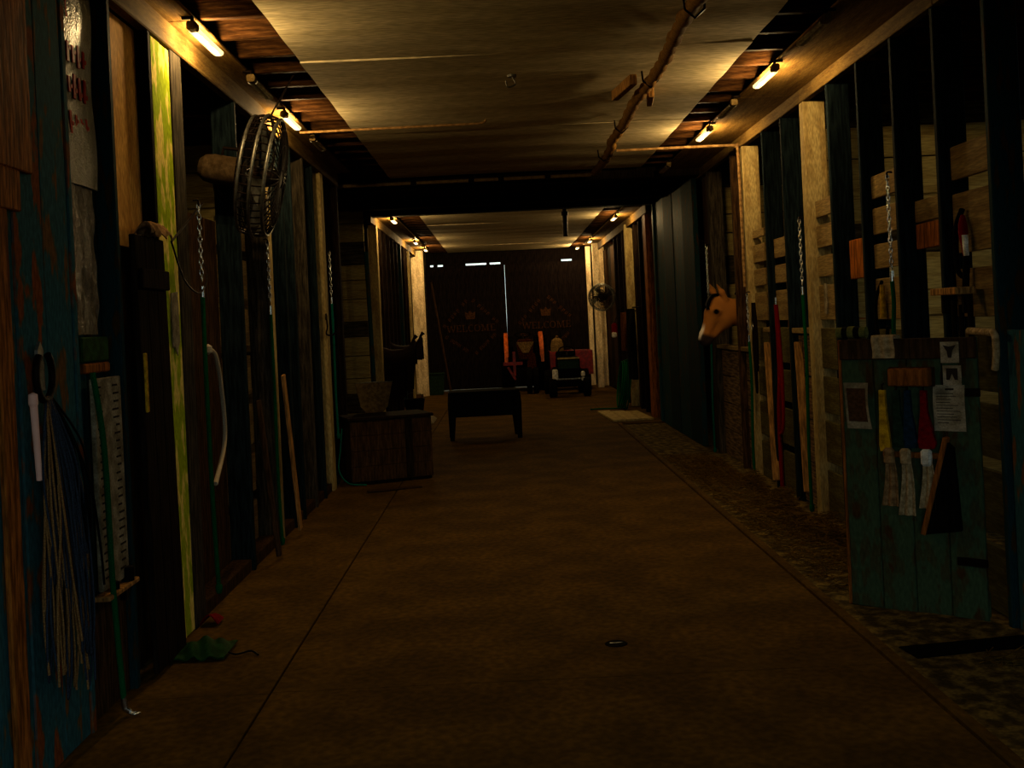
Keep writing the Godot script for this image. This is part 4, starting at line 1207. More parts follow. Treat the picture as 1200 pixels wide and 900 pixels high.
	var gl := [[0.245, M.cloth_tan, "first pale cloth strip hanging from the rail, on the left", 0.26], [0.325, M.cloth_pale, "longest pale cloth strip hanging from the middle of the rail", 0.30], [0.425, M.cloth_pale, "pale cloth strip with a white top hanging from the right of the rail", 0.26]]
	for g in gl:
		var o := thing("hanging_strip", g[2], "cloth", on.call(g[0], 0.755, 0.05), group, turn)
		var hh: float = g[3]
		var gf := func(u: float, v: float) -> Vector3:
			var w := 0.018 + 0.022 * v
			return Vector3((u - 0.5) * 2.0 * w + 0.006 * sin(v * 4.0), -hh * v, 0.008 * cos(u * 12.0) + 0.006)
		put("strip", sheet(gf, 10, 10, 0.006), g[1], o)
		lb(o, "top_roll", Vector3(0, -0.015, 0.012), Vector3(0.05, 0.08, 0.035), M.white_plastic if g[0] > 0.4 else g[1], Vector3.ZERO, 0.015)
	var wd := thing("wedge_board", "dark wedge of board with an orange edge leaning on the blue stall door", "board", on.call(0.50, 0.62, 0.05), group, turn)
	put("wedge", prism([Vector2(0.02, 0.20), Vector2(0.05, 0.17), Vector2(0.07, -0.22), Vector2(-0.10, -0.25)], 0.03), M.wood_black, wd)
	var es := begin()
	bar(es, Vector3(-0.105, -0.25, 0.004), Vector3(0.02, 0.22, 0.004), 0.024, 0.04)
	put("orange_edge", es.commit(), M.wood_orange, wd)
	# cloths over the top edge
	var cl := thing("draped_rag", "tan rag draped over the top of the blue stall door", "rag", on.call(0.23, 1.315, 0.0), group, turn)
	var rf := func(u: float, v: float) -> Vector3:
		var s := (v - 0.35) * 0.22
		return Vector3(lerpf(-0.05, 0.06, u) - 0.03 * maxf(s, 0) + 0.004 * sin(v * 9), 0.012 - maxf(absf(s) - 0.02, 0.0) * 0.9, clampf(s * 2.2, -0.03, 0.042) + 0.004 * sin(u * 14.0))
	put("cloth", sheet(rf, 12, 16, 0.006), M.cloth_pale, cl)
	var ro := thing("rolled_blanket", "olive and black striped roll lying on the left top corner of the stall door", "blanket", on.call(0.055, 1.318, 0.0), group, turn)
	for k in 5:
		put("stripe", tube([Vector3(-0.07 + k * 0.03, 0.028, 0.0), Vector3(-0.07 + (k + 1) * 0.03, 0.028, 0.0)], 0.032 - 0.002 * absf(k - 2), 14), M.cloth_olive if k % 2 == 0 else M.cloth_dark, ro)
	var rl := thing("pale_rail", "short pale rail with a curled end on the post right of the stall door", "rail", V(RX - 0.02, 1.33, 5.02))
	put("rail", tube([Vector3(-0.01, 0, 0.16), Vector3(-0.01, 0.005, -0.08)], 0.018, 8), M.cloth_pale, rl)
	put("curl", tube(curve([Vector3(-0.01, 0.005, 0.16), Vector3(-0.015, -0.02, 0.2), Vector3(-0.01, -0.10, 0.19), Vector3(-0.01, -0.17, 0.17)], 5), 0.016, 8), M.cloth_pale, rl)
	var stp := thing("threshold_plank", "dark plank lying in the gutter below the open stall door", "plank", V(1.98, -0.05, 4.62))
	lb(stp, "plank", Vector3(0, 0.02, 0), Vector3(0.62, 0.035, 0.16), M.wood_black, Vector3(0, 8, 0))
	var stw := thing("straw_wisp", "pale wisp of straw at the right edge below the stall door", "straw", V(2.08, -0.03, 4.42))
	var ws := begin()
	rng.seed = 15
	for i in 60:
		var c := Vector3(rng.randf_range(-0.12, 0.12), rng.randf_range(0.0, 0.035), rng.randf_range(-0.06, 0.06))
		var e := Vector3(rng.randf_range(-1, 1), rng.randf_range(-0.1, 0.2), rng.randf_range(-0.5, 0.5)).normalized() * rng.randf_range(0.04, 0.09)
		add_tube(ws, [c - e, c + e], 0.0022, 4)
	var wo := put("stems", ws.commit(), M.hay, stw)
	wo.set_meta("kind", "stuff")

# ---------------------------------------------------------------- things standing in and along the aisle
func build_aisle_things() -> void:
	var ch := thing("feed_chest", "plain dark brown wooden chest standing at the left cross aisle corner", "chest", V(-1.19, 0.0, 10.45), "", deg_to_rad(20))
	for k in 4:
		lb(ch, "front_plank", Vector3(0, 0.03 + 0.145 * (k + 0.5), 0.24), Vector3(0.80, 0.142, 0.022), M.wood_brown)
		lb(ch, "back_plank", Vector3(0, 0.03 + 0.145 * (k + 0.5), -0.24), Vector3(0.80, 0.142, 0.022), M.wood_brown)
	for s in [-1, 1]:
		lb(ch, "side_board", Vector3(0.39 * s, 0.32, 0), Vector3(0.02, 0.58, 0.455), M.wood_brown)
	lb(ch, "lid", Vector3(0, 0.625, 0.0), Vector3(0.84, 0.03, 0.54), M.wood_dark, Vector3.ZERO, 0.006)
	lb(ch, "bottom", Vector3(0, 0.02, 0.0), Vector3(0.78, 0.03, 0.46), M.wood_dark)
	lb(ch, "batten", Vector3(0.17, 0.32, 0.256), Vector3(0.07, 0.56, 0.014), M.wood_dark)
	# scoop shovel standing blade up behind the chest
	var sv := thing("scoop_shovel", "grey scoop shovel standing blade up behind the brown chest", "shovel", V(-1.33, 0.0, 10.85))
	var bf := func(u: float, v: float) -> Vector3:
		var w := lerpf(0.19, 0.13, minf(v * 1.4, 1.0)) if v < 0.6 else lerpf(0.154, 0.02, (v - 0.6) / 0.4)
		var x := (u - 0.5) * 2.0
		return Vector3(x * w, lerpf(0.93, 0.56, v), 0.05 * x * x - 0.03 + 0.04 * v)
	put("blade", sheet(bf, 12, 14, 0.004), M.scoop, sv)
	put("shaft", tube([Vector3(0, 0.58, 0.0), Vector3(-0.02, 0.02, 0.03)], 0.017, 8), M.tan, sv)
	put("blade_rim", tube([Vector3(-0.19, 0.935, 0.02), Vector3(-0.1, 0.935, -0.017), Vector3(0, 0.935, -0.03), Vector3(0.1, 0.935, -0.017), Vector3(0.19, 0.935, 0.02)], 0.005, 6), M.galv, sv)
	# blue pole
	var bp := thing("blue_pole", "thin blue-grey upright pole in the dark left cross aisle", "pole", V(-1.71, 0.0, 14.1))
	put("pole", tube([Vector3(0, 0, 0), Vector3(-0.04, 2.5, 0)], 0.03, 10), M.panel_blue, bp)
	put("foot", lathe([Vector2(0, 0.02), Vector2(0.06, 0.018), Vector2(0.065, 0), Vector2(0, 0)], Transform3D.IDENTITY, 14), M.iron, bp)
	# saddles on the far-left wall
	for q in [[15.55, 1.02, "dark leather saddle on the left rack, nearer of the two"], [16.9, 1.05, "dark leather saddle on the left rack, farther of the two"]]:
		var s := thing("saddle", q[2], "saddle", V(-1.55, q[1], q[0]), "saddles on the far left rack")
		put("rack", tube([Vector3(-0.22, -0.05, 0), Vector3(0.28, -0.05, 0)], 0.035, 8), M.wood_dark, s)
		var sf := func(u: float, v: float) -> Vector3:
			var a := (u - 0.5) * PI * 1.05
			var rise := 0.10 * pow(absf(v - 0.45) * 2.0, 2.5)
			return Vector3(lerpf(-0.24, 0.28, v), 0.05 + 0.20 * cos(a) - 0.12 + rise * cos(a), 0.22 * sin(a) * (0.8 + 0.2 * sin(PI * v)))
		put("seat", sheet(sf, 18, 16, 0.02), M.leather, s)
		put("horn", tube(curve([Vector3(0.22, 0.18, 0), Vector3(0.26, 0.28, 0), Vector3(0.30, 0.33, 0)], 4), [0.04, 0.03, 0.024, 0.022, 0.022, 0.024, 0.028, 0.034, 0.036], 10), M.leather, s)
		for z in [-1.0, 1.0]:
			var ff := func(u: float, v: float) -> Vector3:
				return Vector3(lerpf(-0.13, 0.13, u) * (1.0 - 0.25 * v), -0.12 - v * 0.45, z * (0.22 + 0.02 * sin(u * 5.0)))
			put("flap", sheet(ff, 8, 8, 0.014), M.leather, s)
	# white bag on the floor far left
	var wb := thing("white_bag", "crumpled white bag on the floor before the far left wall", "bag", V(-1.30, 0.0, 16.6))
	var wf := func(u: float, v: float) -> Vector3:
		var e := sin(PI * u) * sin(PI * v)
		return Vector3(lerpf(-0.22, 0.2, u), 0.008 + 0.13 * sqrt(maxf(e, 0.0)) + 0.018 * sin(u * 21.0 + v * 7.0) * e, lerpf(0.55, -0.35, v))
	put("bag", sheet(wf, 18, 24, 0.01), M.white_card, wb)
	put("neck", tube(curve([Vector3(0.0, 0.05, 0.5), Vector3(0.04, 0.05, 0.6), Vector3(0.03, 0.03, 0.68)], 4), 0.035, 8), M.white_card, wb)
	var db := thing("dark_bucket", "black rubber bucket beside the white bag on the left", "bucket", V(-1.5, 0.0, 17.6))
	put("pail", lathe([Vector2(0, 0.01), Vector2(0.13, 0.0), Vector2(0.17, 0.28), Vector2(0.18, 0.29), Vector2(0.165, 0.28), Vector2(0.125, 0.03), Vector2(0, 0.03)], Transform3D.IDENTITY, 24), M.rubber, db)
	put("handle", tube(curve([Vector3(-0.17, 0.27, 0), Vector3(-0.13, 0.36, 0.06), Vector3(0, 0.40, 0.09), Vector3(0.13, 0.36, 0.06), Vector3(0.17, 0.27, 0)], 4), 0.005, 6), M.galv, db)
	# green crate, leaning pole
	var gc := thing("green_bin", "dull green bin against the far left post by the end doors", "bin", V(-1.47, 0.0, 22.9))
	put("bin_body", prism([Vector2(-0.15, 0.0), Vector2(0.15, 0.0), Vector2(0.18, 0.44), Vector2(-0.18, 0.44)], 0.3), M.cloth_green, gc)
	lb(gc, "rim", Vector3(0, 0.45, 0), Vector3(0.39, 0.03, 0.34), M.cloth_green, Vector3.ZERO, 0.01)
	var lp := thing("leaning_pole", "long thin brown pole leaning on the left leaf of the end doors", "pole", V(-1.18, 0.0, 23.3))
	put("pole", tube([Vector3(0, 0.02, 0), Vector3(-0.36, 2.45, -0.62)], 0.026, 8), M.wood_brown, lp)
	put("tip", tube([Vector3(-0.36, 2.45, -0.62), Vector3(-0.366, 2.49, -0.63)], 0.03, 8), M.iron, lp)
	# dark bench
	var bn := thing("black_bench", "black deep-sided bench with splayed legs standing mid aisle", "bench", V(-0.28, 0.0, 13.85), "", deg_to_rad(4))
	lb(bn, "top", Vector3(0, 0.60, 0), Vector3(0.90, 0.035, 0.50), M.black_paint, Vector3.ZERO, 0.01)
	for s in [-1, 1]:
		lb(bn, "apron", Vector3(0, 0.445, 0.22 * s), Vector3(0.84, 0.30, 0.022), M.black_paint, Vector3.ZERO, 0.006)
		lb(bn, "end_panel", Vector3(0.41 * s, 0.445, 0), Vector3(0.022, 0.30, 0.42), M.black_paint, Vector3.ZERO, 0.006)
		for z in [-1, 1]:
			var poly := [Vector2(-0.05, 0.56), Vector2(0.05, 0.585), Vector2(0.062, 0.45), Vector2(0.055, 0.0), Vector2(0.0, 0.0), Vector2(-0.03, 0.32)]
			var q := []
			for v in poly:
				q.append(Vector2(v.x * s, v.y))
			put("leg", prism(q, 0.045), M.black_paint, bn, Vector3(0.405 * s, 0, 0.225 * z))
	# drain in the floor
	var dr := thing("floor_drain", "small dark drain plate in the concrete of the near aisle", "drain", V(0.45, 0.0, 4.84))
	put("plate", lathe([Vector2(0, 0.004), Vector2(0.045, 0.004), Vector2(0.052, 0.001), Vector2(0.052, -0.002)], Transform3D.IDENTITY, 20), M.rubber, dr)
	put("slot", cbox(Vector3(0.06, 0.002, 0.01)), M.black_gloss, dr, Vector3(0, 0.005, 0))
	var bt := thing("floor_board", "thin flat board lying by the foot of the brown chest", "board", V(-1.05, 0.0, 9.75))
	lb(bt, "board", Vector3(0, 0.008, 0), Vector3(0.5, 0.012, 0.09), M.wood_brown, Vector3(0, 18, 0))

func wheel(parent: Node3D, c: Vector3, r: float, w: float, hub: Material, lugs := 14) -> void:
	# axle along x
	var rx := Transform3D(Basis(Vector3(0, 1, 0), Vector3(1, 0, 0), Vector3(0, 0, -1)), c)
	var st := begin()
	add_lathe(st, [Vector2(r * 0.55, -w * 0.42), Vector2(r * 0.75, -w * 0.5), Vector2(r * 0.9, -w * 0.48), Vector2(r * 0.97, -w * 0.38), Vector2(r * 0.98, 0), Vector2(r * 0.97, w * 0.38), Vector2(r * 0.9, w * 0.48), Vector2(r * 0.75, w * 0.5), Vector2(r * 0.55, w * 0.42)], rx, 28)
	for k in lugs:
		var a := TAU * k / lugs
		for s in [-1.0, 1.0]:
			var b := Basis(Vector3(1, 0, 0), a + 0.1 * s)
			add_box(st, Transform3D(b * Basis(Vector3(0, 1, 0), 0.6 * s), c + b * Vector3(w * 0.24 * s, r * 0.985, 0)), Vector3(w * 0.5, r * 0.06, r * 0.07), 0.004)
	put("tire", st.commit(), M.rubber, parent)
	put("rim", lathe([Vector2(0, -w * 0.2), Vector2(r * 0.2, -w * 0.22), Vector2(r * 0.3, -w * 0.12), Vector2(r * 0.52, -w * 0.15), Vector2(r * 0.56, -w * 0.42), Vector2(r * 0.56, w * 0.42), Vector2(r * 0.52, w * 0.15), Vector2(r * 0.3, w * 0.12), Vector2(r * 0.2, w * 0.22), Vector2(0, w * 0.2)], rx, 24), hub, parent)

func build_tractors() -> void:
	var t := thing("old_tractor", "old orange narrow-front tractor facing the aisle before the end doors", "tractor", V(0.44, 0.0, 22.3))
	wheel(t, Vector3(-0.36, 0.58, -0.7), 0.58, 0.28, M.rust, 16)
	wheel(t, Vector3(0.36, 0.58, -0.7), 0.58, 0.28, M.rust, 16)
	for x in [0.07, 0.21]:
		wheel(t, Vector3(x, 0.27, 0.45), 0.27, 0.11, M.rust, 10)
	for s in [-1.0, 1.0]:
		var ff := func(u: float, v: float) -> Vector3:
			var a := lerpf(-0.4, 1.5, v)
			return Vector3(s * lerpf(0.345, 0.415, u), 0.58 + 0.66 * cos(a), -0.7 + 0.66 * sin(a))
		put("fender", sheet(ff, 4, 16, 0.02), M.tractor_orange, t)
		put("fender_side", sheet(func(u: float, v: float) -> Vector3:
			var a := lerpf(-0.3, 1.3, v)
			return Vector3(s * 0.345, 0.58 + lerpf(0.45, 0.66, u) * cos(a), -0.7 + lerpf(0.45, 0.66, u) * sin(a)), 4, 14, 0.03), M.tractor_orange, t)
	# hood, radiator, pedestal
	put("hood", prism([Vector2(-0.17, 1.02), Vector2(-0.13, 1.10), Vector2(0.13, 1.10), Vector2(0.17, 1.02), Vector2(0.13, 0.72), Vector2(-0.13, 0.72)], 1.0), M.rust, t, Vector3(0.02, 0, -0.1))
	put("grille", prism([Vector2(-0.18, 1.06), Vector2(0.18, 1.06), Vector2(0.06, 0.84), Vector2(-0.06, 0.84)], 0.05), M.tan_sack, t, Vector3(0.02, 0, 0.43))
	put("pedestal", prism([Vector2(-0.07, 0.82), Vector2(0.07, 0.82), Vector2(0.10, 0.5), Vector2(0.06, 0.28), Vector2(-0.06, 0.28), Vector2(-0.10, 0.5)], 0.16), M.rust, t, Vector3(0.14, 0, 0.36))
	put("axle", tube([Vector3(0.05, 0.27, 0.45), Vector3(0.25, 0.27, 0.45)], 0.025, 8), M.iron, t)
	put("rear_axle", tube([Vector3(-0.5, 0.58, -0.7), Vector3(0.5, 0.58, -0.7)], 0.09, 12), M.iron, t)
	put("steering_wheel", tube([Vector3(0.17, 1.2, -0.62), Vector3(0.12, 1.24, -0.52), Vector3(0.0, 1.26, -0.48), Vector3(-0.12, 1.24, -0.52), Vector3(-0.17, 1.2, -0.62), Vector3(-0.12, 1.16, -0.72), Vector3(0, 1.14, -0.76), Vector3(0.12, 1.16, -0.72)], 0.014, 8, true), M.black_paint, t)
	put("steering_column", tube([Vector3(0, 1.2, -0.62), Vector3(0, 1.0, -0.45)], 0.02, 8), M.iron, t)
	var im := begin()
	add_box(im, Transform3D(Basis.IDENTITY, Vector3(-0.25, 0.62, 0.3)), Vector3(0.40, 0.07, 0.06))
	add_box(im, Transform3D(Basis.IDENTITY, Vector3(-0.22, 0.62, 0.32)), Vector3(0.06, 0.50, 0.05))
	add_box(im, Transform3D(Basis(Vector3(0, 0, 1), 0.5), Vector3(-0.28, 0.42, 0.32)), Vector3(0.05, 0.3, 0.05))
	put("red_bracket", im.commit(), M.tractor_red, t)
	# lawn tractor
	var l := thing("lawn_tractor", "small white-trimmed lawn tractor with a dark grille parked facing the aisle", "tractor", V(1.25, 0.0, 20.6))
	for s in [-1.0, 1.0]:
		wheel(l, Vector3(0.325 * s, 0.185, 0.18), 0.185, 0.15, M.rubber, 10)
		wheel(l, Vector3(0.34 * s, 0.24, -0.9), 0.24, 0.22, M.rubber, 12)
		lb(l, "side_light", Vector3(0.265 * s - 0.01, 0.43, 0.20), Vector3(0.11 if s < 0 else 0.075, 0.21 if s < 0 else 0.10, 0.08), M.white_plastic, Vector3.ZERO, 0.02)
	lb(l, "lower_light", Vector3(0.255, 0.335, 0.20), Vector3(0.07, 0.07, 0.08), M.white_plastic, Vector3.ZERO, 0.015)
	lb(l, "hood", Vector3(-0.01, 0.56, -0.12), Vector3(0.44, 0.40, 0.62), M.black_paint, Vector3.ZERO, 0.04)
	lb(l, "grille", Vector3(-0.01, 0.62, 0.195), Vector3(0.40, 0.16, 0.03), M.cloth_green, Vector3.ZERO, 0.01)
	for k in 4:
		lb(l, "grille_slat", Vector3(-0.01, 0.42 + k * 0.035, 0.205), Vector3(0.38, 0.010, 0.02), M.leather, Vector3.ZERO, 0.003)
	lb(l, "hood_trim", Vector3(-0.01, 0.735, 0.19), Vector3(0.42, 0.03, 0.06), M.stud_pale, Vector3.ZERO, 0.01)
	lb(l, "bumper", Vector3(-0.01, 0.345, 0.24), Vector3(0.44, 0.03, 0.03), M.galv, Vector3.ZERO, 0.008)
	lb(l, "front_axle", Vector3(0, 0.24, 0.15), Vector3(0.56, 0.10, 0.10), M.black_paint, Vector3.ZERO, 0.02)
	lb(l, "seat", Vector3(0, 0.68, -0.85), Vector3(0.40, 0.34, 0.10), M.black_paint, Vector3(-10, 0, 0), 0.04)
	lb(l, "rear_body", Vector3(0, 0.42, -0.8), Vector3(0.56, 0.22, 0.6), M.black_paint, Vector3.ZERO, 0.03)
	var sw := []
	for k in 16:
		var a := TAU * k / 16
		sw.append(Vector3(0.16 * cos(a), 0.86 + 0.09 * sin(a), -0.42 - 0.11 * sin(a)))
	put("steering_wheel", tube(sw, 0.014, 8, true), M.black_paint, l)
	put("steering_column", tube([Vector3(0, 0.86, -0.42), Vector3(0, 0.70, -0.28)], 0.02, 8), M.iron, l)
	# red trailer behind
	var r := thing("red_trailer", "deep red box trailer parked behind the lawn tractor", "trailer", V(1.42, 0.0, 22.6))
	lb(r, "front_panel", Vector3(0, 0.57, 0.30), Vector3(0.90, 0.50, 0.03), M.tractor_red)
	lb(r, "back_panel", Vector3(0, 0.57, -0.50), Vector3(0.90, 0.50, 0.03), M.tractor_red)
	for s in [-1.0, 1.0]:
		lb(r, "side_panel", Vector3(0.435 * s, 0.57, -0.10), Vector3(0.03, 0.50, 0.77), M.tractor_red)
		wheel(r, Vector3(0.36 * s, 0.21, -0.15), 0.21, 0.12, M.rust, 10)
	lb(r, "bed", Vector3(0, 0.335, -0.1), Vector3(0.84, 0.03, 0.77), M.tractor_red)
	put("axle", tube([Vector3(-0.36, 0.21, -0.15), Vector3(0.36, 0.21, -0.15)], 0.02, 8), M.iron, r)
	lb(r, "axle_block", Vector3(0, 0.265, -0.15), Vector3(0.3, 0.11, 0.1), M.iron)
	var sk := thing("tan_sack", "rounded tan sack standing in the left of the red trailer", "sack", V(1.14, 0.352, 22.5))
	put("sack_body", lathe([Vector2(0, 0), Vector2(0.11, 0.0), Vector2(0.135, 0.05), Vector2(0.14, 0.4), Vector2(0.135, 0.6), Vector2(0.11, 0.70), Vector2(0.06, 0.745), Vector2(0, 0.755)], Transform3D.IDENTITY, 20), M.tan_sack, sk)
	put("tie", tube([Vector3(-0.02, 0.75, 0), Vector3(0.0, 0.79, 0), Vector3(0.03, 0.78, 0.01)], 0.014, 6), M.twine_tan, sk)

# ---------------------------------------------------------------- horse
func cap(p: Vector3, b: Array) -> float:
	# b: [a, b, ra, rb, zscale]
	var a: Vector3 = b[0]
	var ab: Vector3 = b[1] - a
	var q := p - a
	var zs: float = b[4]
	q.z *= zs
	ab.z *= zs
	var h := clampf(q.dot(ab) / maxf(ab.length_squared(), 1e-9), 0.0, 1.0)
	return (q - ab * h).length() - lerpf(b[2], b[3], h)

func field(p: Vector3, bones: Array, k: float) -> float:
	var d := 1e9
	for b in bones:
		var e := cap(p, b)
		var kk: float = b[5] if b.size() > 5 else k
		var h := maxf(kk - absf(d - e), 0.0) / kk
		d = minf(d, e) - h * h * kk * 0.25
	return d

func nets(st: SurfaceTool, bones: Array, lo: Vector3, hi: Vector3, cell: float, k: float, paint: Callable) -> void:
	var B := 6
	var n := Vector3i(((hi - lo) / cell).ceil()) + Vector3i.ONE
	var val := {}
	var nx := n.x + 1
	var nxy := nx * (n.y + 1)
	for bz in range(0, n.z, B):
		for by in range(0, n.y, B):
			for bxx in range(0, n.x, B):
				var c := lo + Vector3(bxx + B * 0.5, by + B * 0.5, bz + B * 0.5) * cell
				if absf(field(c, bones, k)) > B * cell * 1.75:
					continue
				for z in range(bz, mini(bz + B, n.z) + 1):
					for y in range(by, mini(by + B, n.y) + 1):
						for x in range(bxx, mini(bxx + B, n.x) + 1):
							var id := x + y * nx + z * nxy
							if not val.has(id):
								val[id] = field(lo + Vector3(x, y, z) * cell, bones, k)
	var vert := {}
	var norm := {}
	var offs := [0, 1, nx, nx + 1, nxy, nxy + 1, nxy + nx, nxy + nx + 1]
	var ipos := [Vector3(0, 0, 0), Vector3(1, 0, 0), Vector3(0, 1, 0), Vector3(1, 1, 0), Vector3(0, 0, 1), Vector3(1, 0, 1), Vector3(0, 1, 1), Vector3(1, 1, 1)]
	var edges := [[0, 1], [2, 3], [4, 5], [6, 7], [0, 2], [1, 3], [4, 6], [5, 7], [0, 4], [1, 5], [2, 6], [3, 7]]
	for id in val:
		var ok := true
		var pos := 0
		var vs := []
		for o in offs:
			if not val.has(id + o):
				ok = false
				break
			var v: float = val[id + o]
			vs.append(v)
			if v > 0:
				pos += 1
		if not ok or pos == 0 or pos == 8:
			continue
		var sum := Vector3.ZERO
		var cnt := 0
		for e in edges:
			var a: float = vs[e[0]]
			var b: float = vs[e[1]]
			if (a > 0) != (b > 0):
				var pa: Vector3 = ipos[e[0]]
				sum += pa.lerp(ipos[e[1]], a / (a - b))
				cnt += 1
		var x: int = id % nx
		var y: int = (id / nx) % (n.y + 1)
		var z: int = id / nxy
		var p := lo + (Vector3(x, y, z) + sum / cnt) * cell
		vert[id] = p
		var e := cell * 0.5
		norm[id] = Vector3(field(p + Vector3(e, 0, 0), bones, k) - field(p - Vector3(e, 0, 0), bones, k), field(p + Vector3(0, e, 0), bones, k) - field(p - Vector3(0, e, 0), bones, k), field(p + Vector3(0, 0, e), bones, k) - field(p - Vector3(0, 0, e), bones, k)).normalized()
	var dirs := [[1, nx, nxy], [nx, 1, nxy], [nxy, 1, nx]]
	for id in val:
		for dd in dirs:
			if not val.has(id + dd[0]):
				continue
			if (val[id] > 0) == (val[id + dd[0]] > 0):
				continue
			var q := [id - dd[1] - dd[2], id - dd[2], id, id - dd[1]]
			if not (vert.has(q[0]) and vert.has(q[1]) and vert.has(q[2]) and vert.has(q[3])):
				continue
			for tr in [[0, 1, 2], [0, 2, 3]]:
				var A: int = q[tr[0]]
				var Bq: int = q[tr[1]]
				var C: int = q[tr[2]]
				if (vert[Bq] - vert[A]).cross(vert[C] - vert[A]).dot(norm[A] + norm[Bq] + norm[C]) > 0:
					var s := Bq
					Bq = C
					C = s
				for w in [A, Bq, C]:
					st.set_color(paint.call(vert[w]))
					st.set_normal(norm[w])
					st.add_vertex(vert[w])

func build_horse() -> void:
	# local frame: nose towards -x, origin on the stall floor below the withers
	var base := V(3.06, -0.05, 10.62)
	var t := thing("horse", "bay horse looking out of its stall into the aisle, only its head past the post", "horse", base)
	var h := func(x: float, y: float, z := 0.0) -> Vector3:
		return Vector3(x - 3.0, y + 0.05, z)
	var head := [
		[h.call(2.10, 1.565), h.call(2.055, 1.47), 0.088, 0.092, 1.15],
		[h.call(2.155, 1.545), h.call(2.16, 1.44), 0.088, 0.09, 1.2],
		[h.call(2.055, 1.47), h.call(1.965, 1.27), 0.088, 0.056, 1.12],
		[h.call(2.155, 1.41), h.call(2.12, 1.44), 0.098, 0.098, 1.5],
		[h.call(2.135, 1.375), h.call(2.01, 1.235), 0.062, 0.042, 1.35],
		[h.call(1.958, 1.255), h.call(1.945, 1.215), 0.058, 0.054, 0.98],
		[h.call(1.985, 1.19), h.call(1.965, 1.18), 0.034, 0.03, 0.95],
		[h.call(2.03, 1.50, 0.064), h.call(2.08, 1.485, 0.072), 0.03, 0.028, 1.0],
		[h.call(2.03, 1.50, -0.064), h.call(2.08, 1.485, -0.072), 0.03, 0.028, 1.0],
		[h.call(1.92, 1.225, 0.035), h.call(1.93, 1.24, 0.04), 0.02, 0.018, 1.0],
		[h.call(1.92, 1.225, -0.035), h.call(1.93, 1.24, -0.04), 0.02, 0.018, 1.0],
		[h.call(2.165, 1.60, 0.05), h.call(2.13, 1.675, 0.062), 0.030, 0.027, 1.0, 0.02],
		[h.call(2.13, 1.675, 0.062), h.call(2.085, 1.755, 0.06), 0.028, 0.007, 1.0, 0.02],
		[h.call(2.09, 1.62, -0.05), h.call(2.065, 1.70, -0.065), 0.030, 0.026, 1.0, 0.02],
		[h.call(2.065, 1.70, -0.065), h.call(2.035, 1.77, -0.063), 0.028, 0.006, 1.0, 0.02],
		[h.call(2.15, 1.52), h.call(2.42, 1.44), 0.10, 0.155, 1.45],
		[h.call(2.42, 1.44), h.call(2.80, 1.24), 0.155, 0.25, 1.4],
	]
	var body := head.slice(14)
	body.append_array([
		[h.call(2.15, 1.50), h.call(2.10, 1.45), 0.10, 0.09, 1.4],
		[h.call(2.85, 1.12), h.call(3.3, 1.06), 0.27, 0.31, 1.2],
		[h.call(3.3, 1.06), h.call(3.85, 1.08), 0.31, 0.30, 1.05],
		[h.call(3.85, 1.08), h.call(4.1, 1.10), 0.30, 0.24, 1.05],
		[h.call(2.95, 1.38), h.call(3.15, 1.36), 0.09, 0.1, 1.6],
		[h.call(4.2, 1.25), h.call(4.4, 1.05), 0.05, 0.06, 1.0],
		[h.call(4.4, 1.05), h.call(4.42, 0.5), 0.06, 0.03, 1.0],
	])
	for s in [-1.0, 1.0]:
		body.append_array([
			[h.call(2.82, 1.0, 0.14 * s), h.call(2.86, 0.72, 0.14 * s), 0.13, 0.085, 1.0],
			[h.call(2.86, 0.72, 0.14 * s), h.call(2.84, 0.44, 0.13 * s), 0.08, 0.052, 1.0],
			[h.call(2.84, 0.44, 0.13 * s), h.call(2.86, 0.14, 0.13 * s), 0.046, 0.040, 1.0],
			[h.call(2.86, 0.14, 0.13 * s), h.call(2.81, 0.0, 0.13 * s), 0.042, 0.058, 1.0],
			[h.call(4.05, 1.0, 0.15 * s), h.call(3.92, 0.74, 0.15 * s), 0.2, 0.12, 1.1],
			[h.call(3.92, 0.74, 0.15 * s), h.call(4.17, 0.5, 0.14 * s), 0.105, 0.058, 1.0],
			[h.call(4.17, 0.5, 0.14 * s), h.call(4.13, 0.14, 0.14 * s), 0.05, 0.042, 1.0],
			[h.call(4.13, 0.14, 0.14 * s), h.call(4.08, 0.0, 0.14 * s), 0.044, 0.06, 1.0],
		])
	var paint := func(p: Vector3) -> Color:
		var x := p.x + 3.0
		var y := p.y - 0.05
		var c := Color(0.27, 0.105, 0.02)
		if x < 2.3 and y > 1.1:
			# muzzle dark underneath, pale snip on the front of the nose
			var dark := smoothstep(1.30, 1.25, y + 0.35 * (x - 1.94) - 0.25 * maxf(1.925 - x, 0.0))
			c = c.lerp(Color(0.025, 0.018, 0.014), dark)
			var front := 1.955 + (y - 1.28) * 0.27 - x
			var snip := smoothstep(0.012, 0.035, front) * smoothstep(1.20, 1.25, y) * smoothstep(1.39, 1.31, y) * smoothstep(0.06, 0.035, absf(p.z))
			c = c.lerp(Color(0.75, 0.68, 0.58), snip)
			var ey := Vector2((x - 2.06) / 1.3, y - 1.488).length()
			c = c.lerp(Color(0.02, 0.012, 0.008), smoothstep(0.034, 0.018, ey) * 0.9)
			if y > 1.71:
				c = c.lerp(Color(0.06, 0.03, 0.015), 0.4)
		if y < 0.62:
			c = c.lerp(Color(0.02, 0.015, 0.012), smoothstep(0.62, 0.5, y))
		if x > 4.3 and y < 1.2:
			c = Color(0.02, 0.015, 0.012)
		return c
	var st := begin()
	nets(st, head, h.call(1.82, 1.08, -0.22), h.call(2.40, 1.80, 0.22), 0.008, 0.035, paint)
	nets(st, body, h.call(2.37, -0.10, -0.42), h.call(4.60, 1.75, 0.42), 0.034, 0.08, paint)
	put("horse_body", st.commit(), M.coat, t)
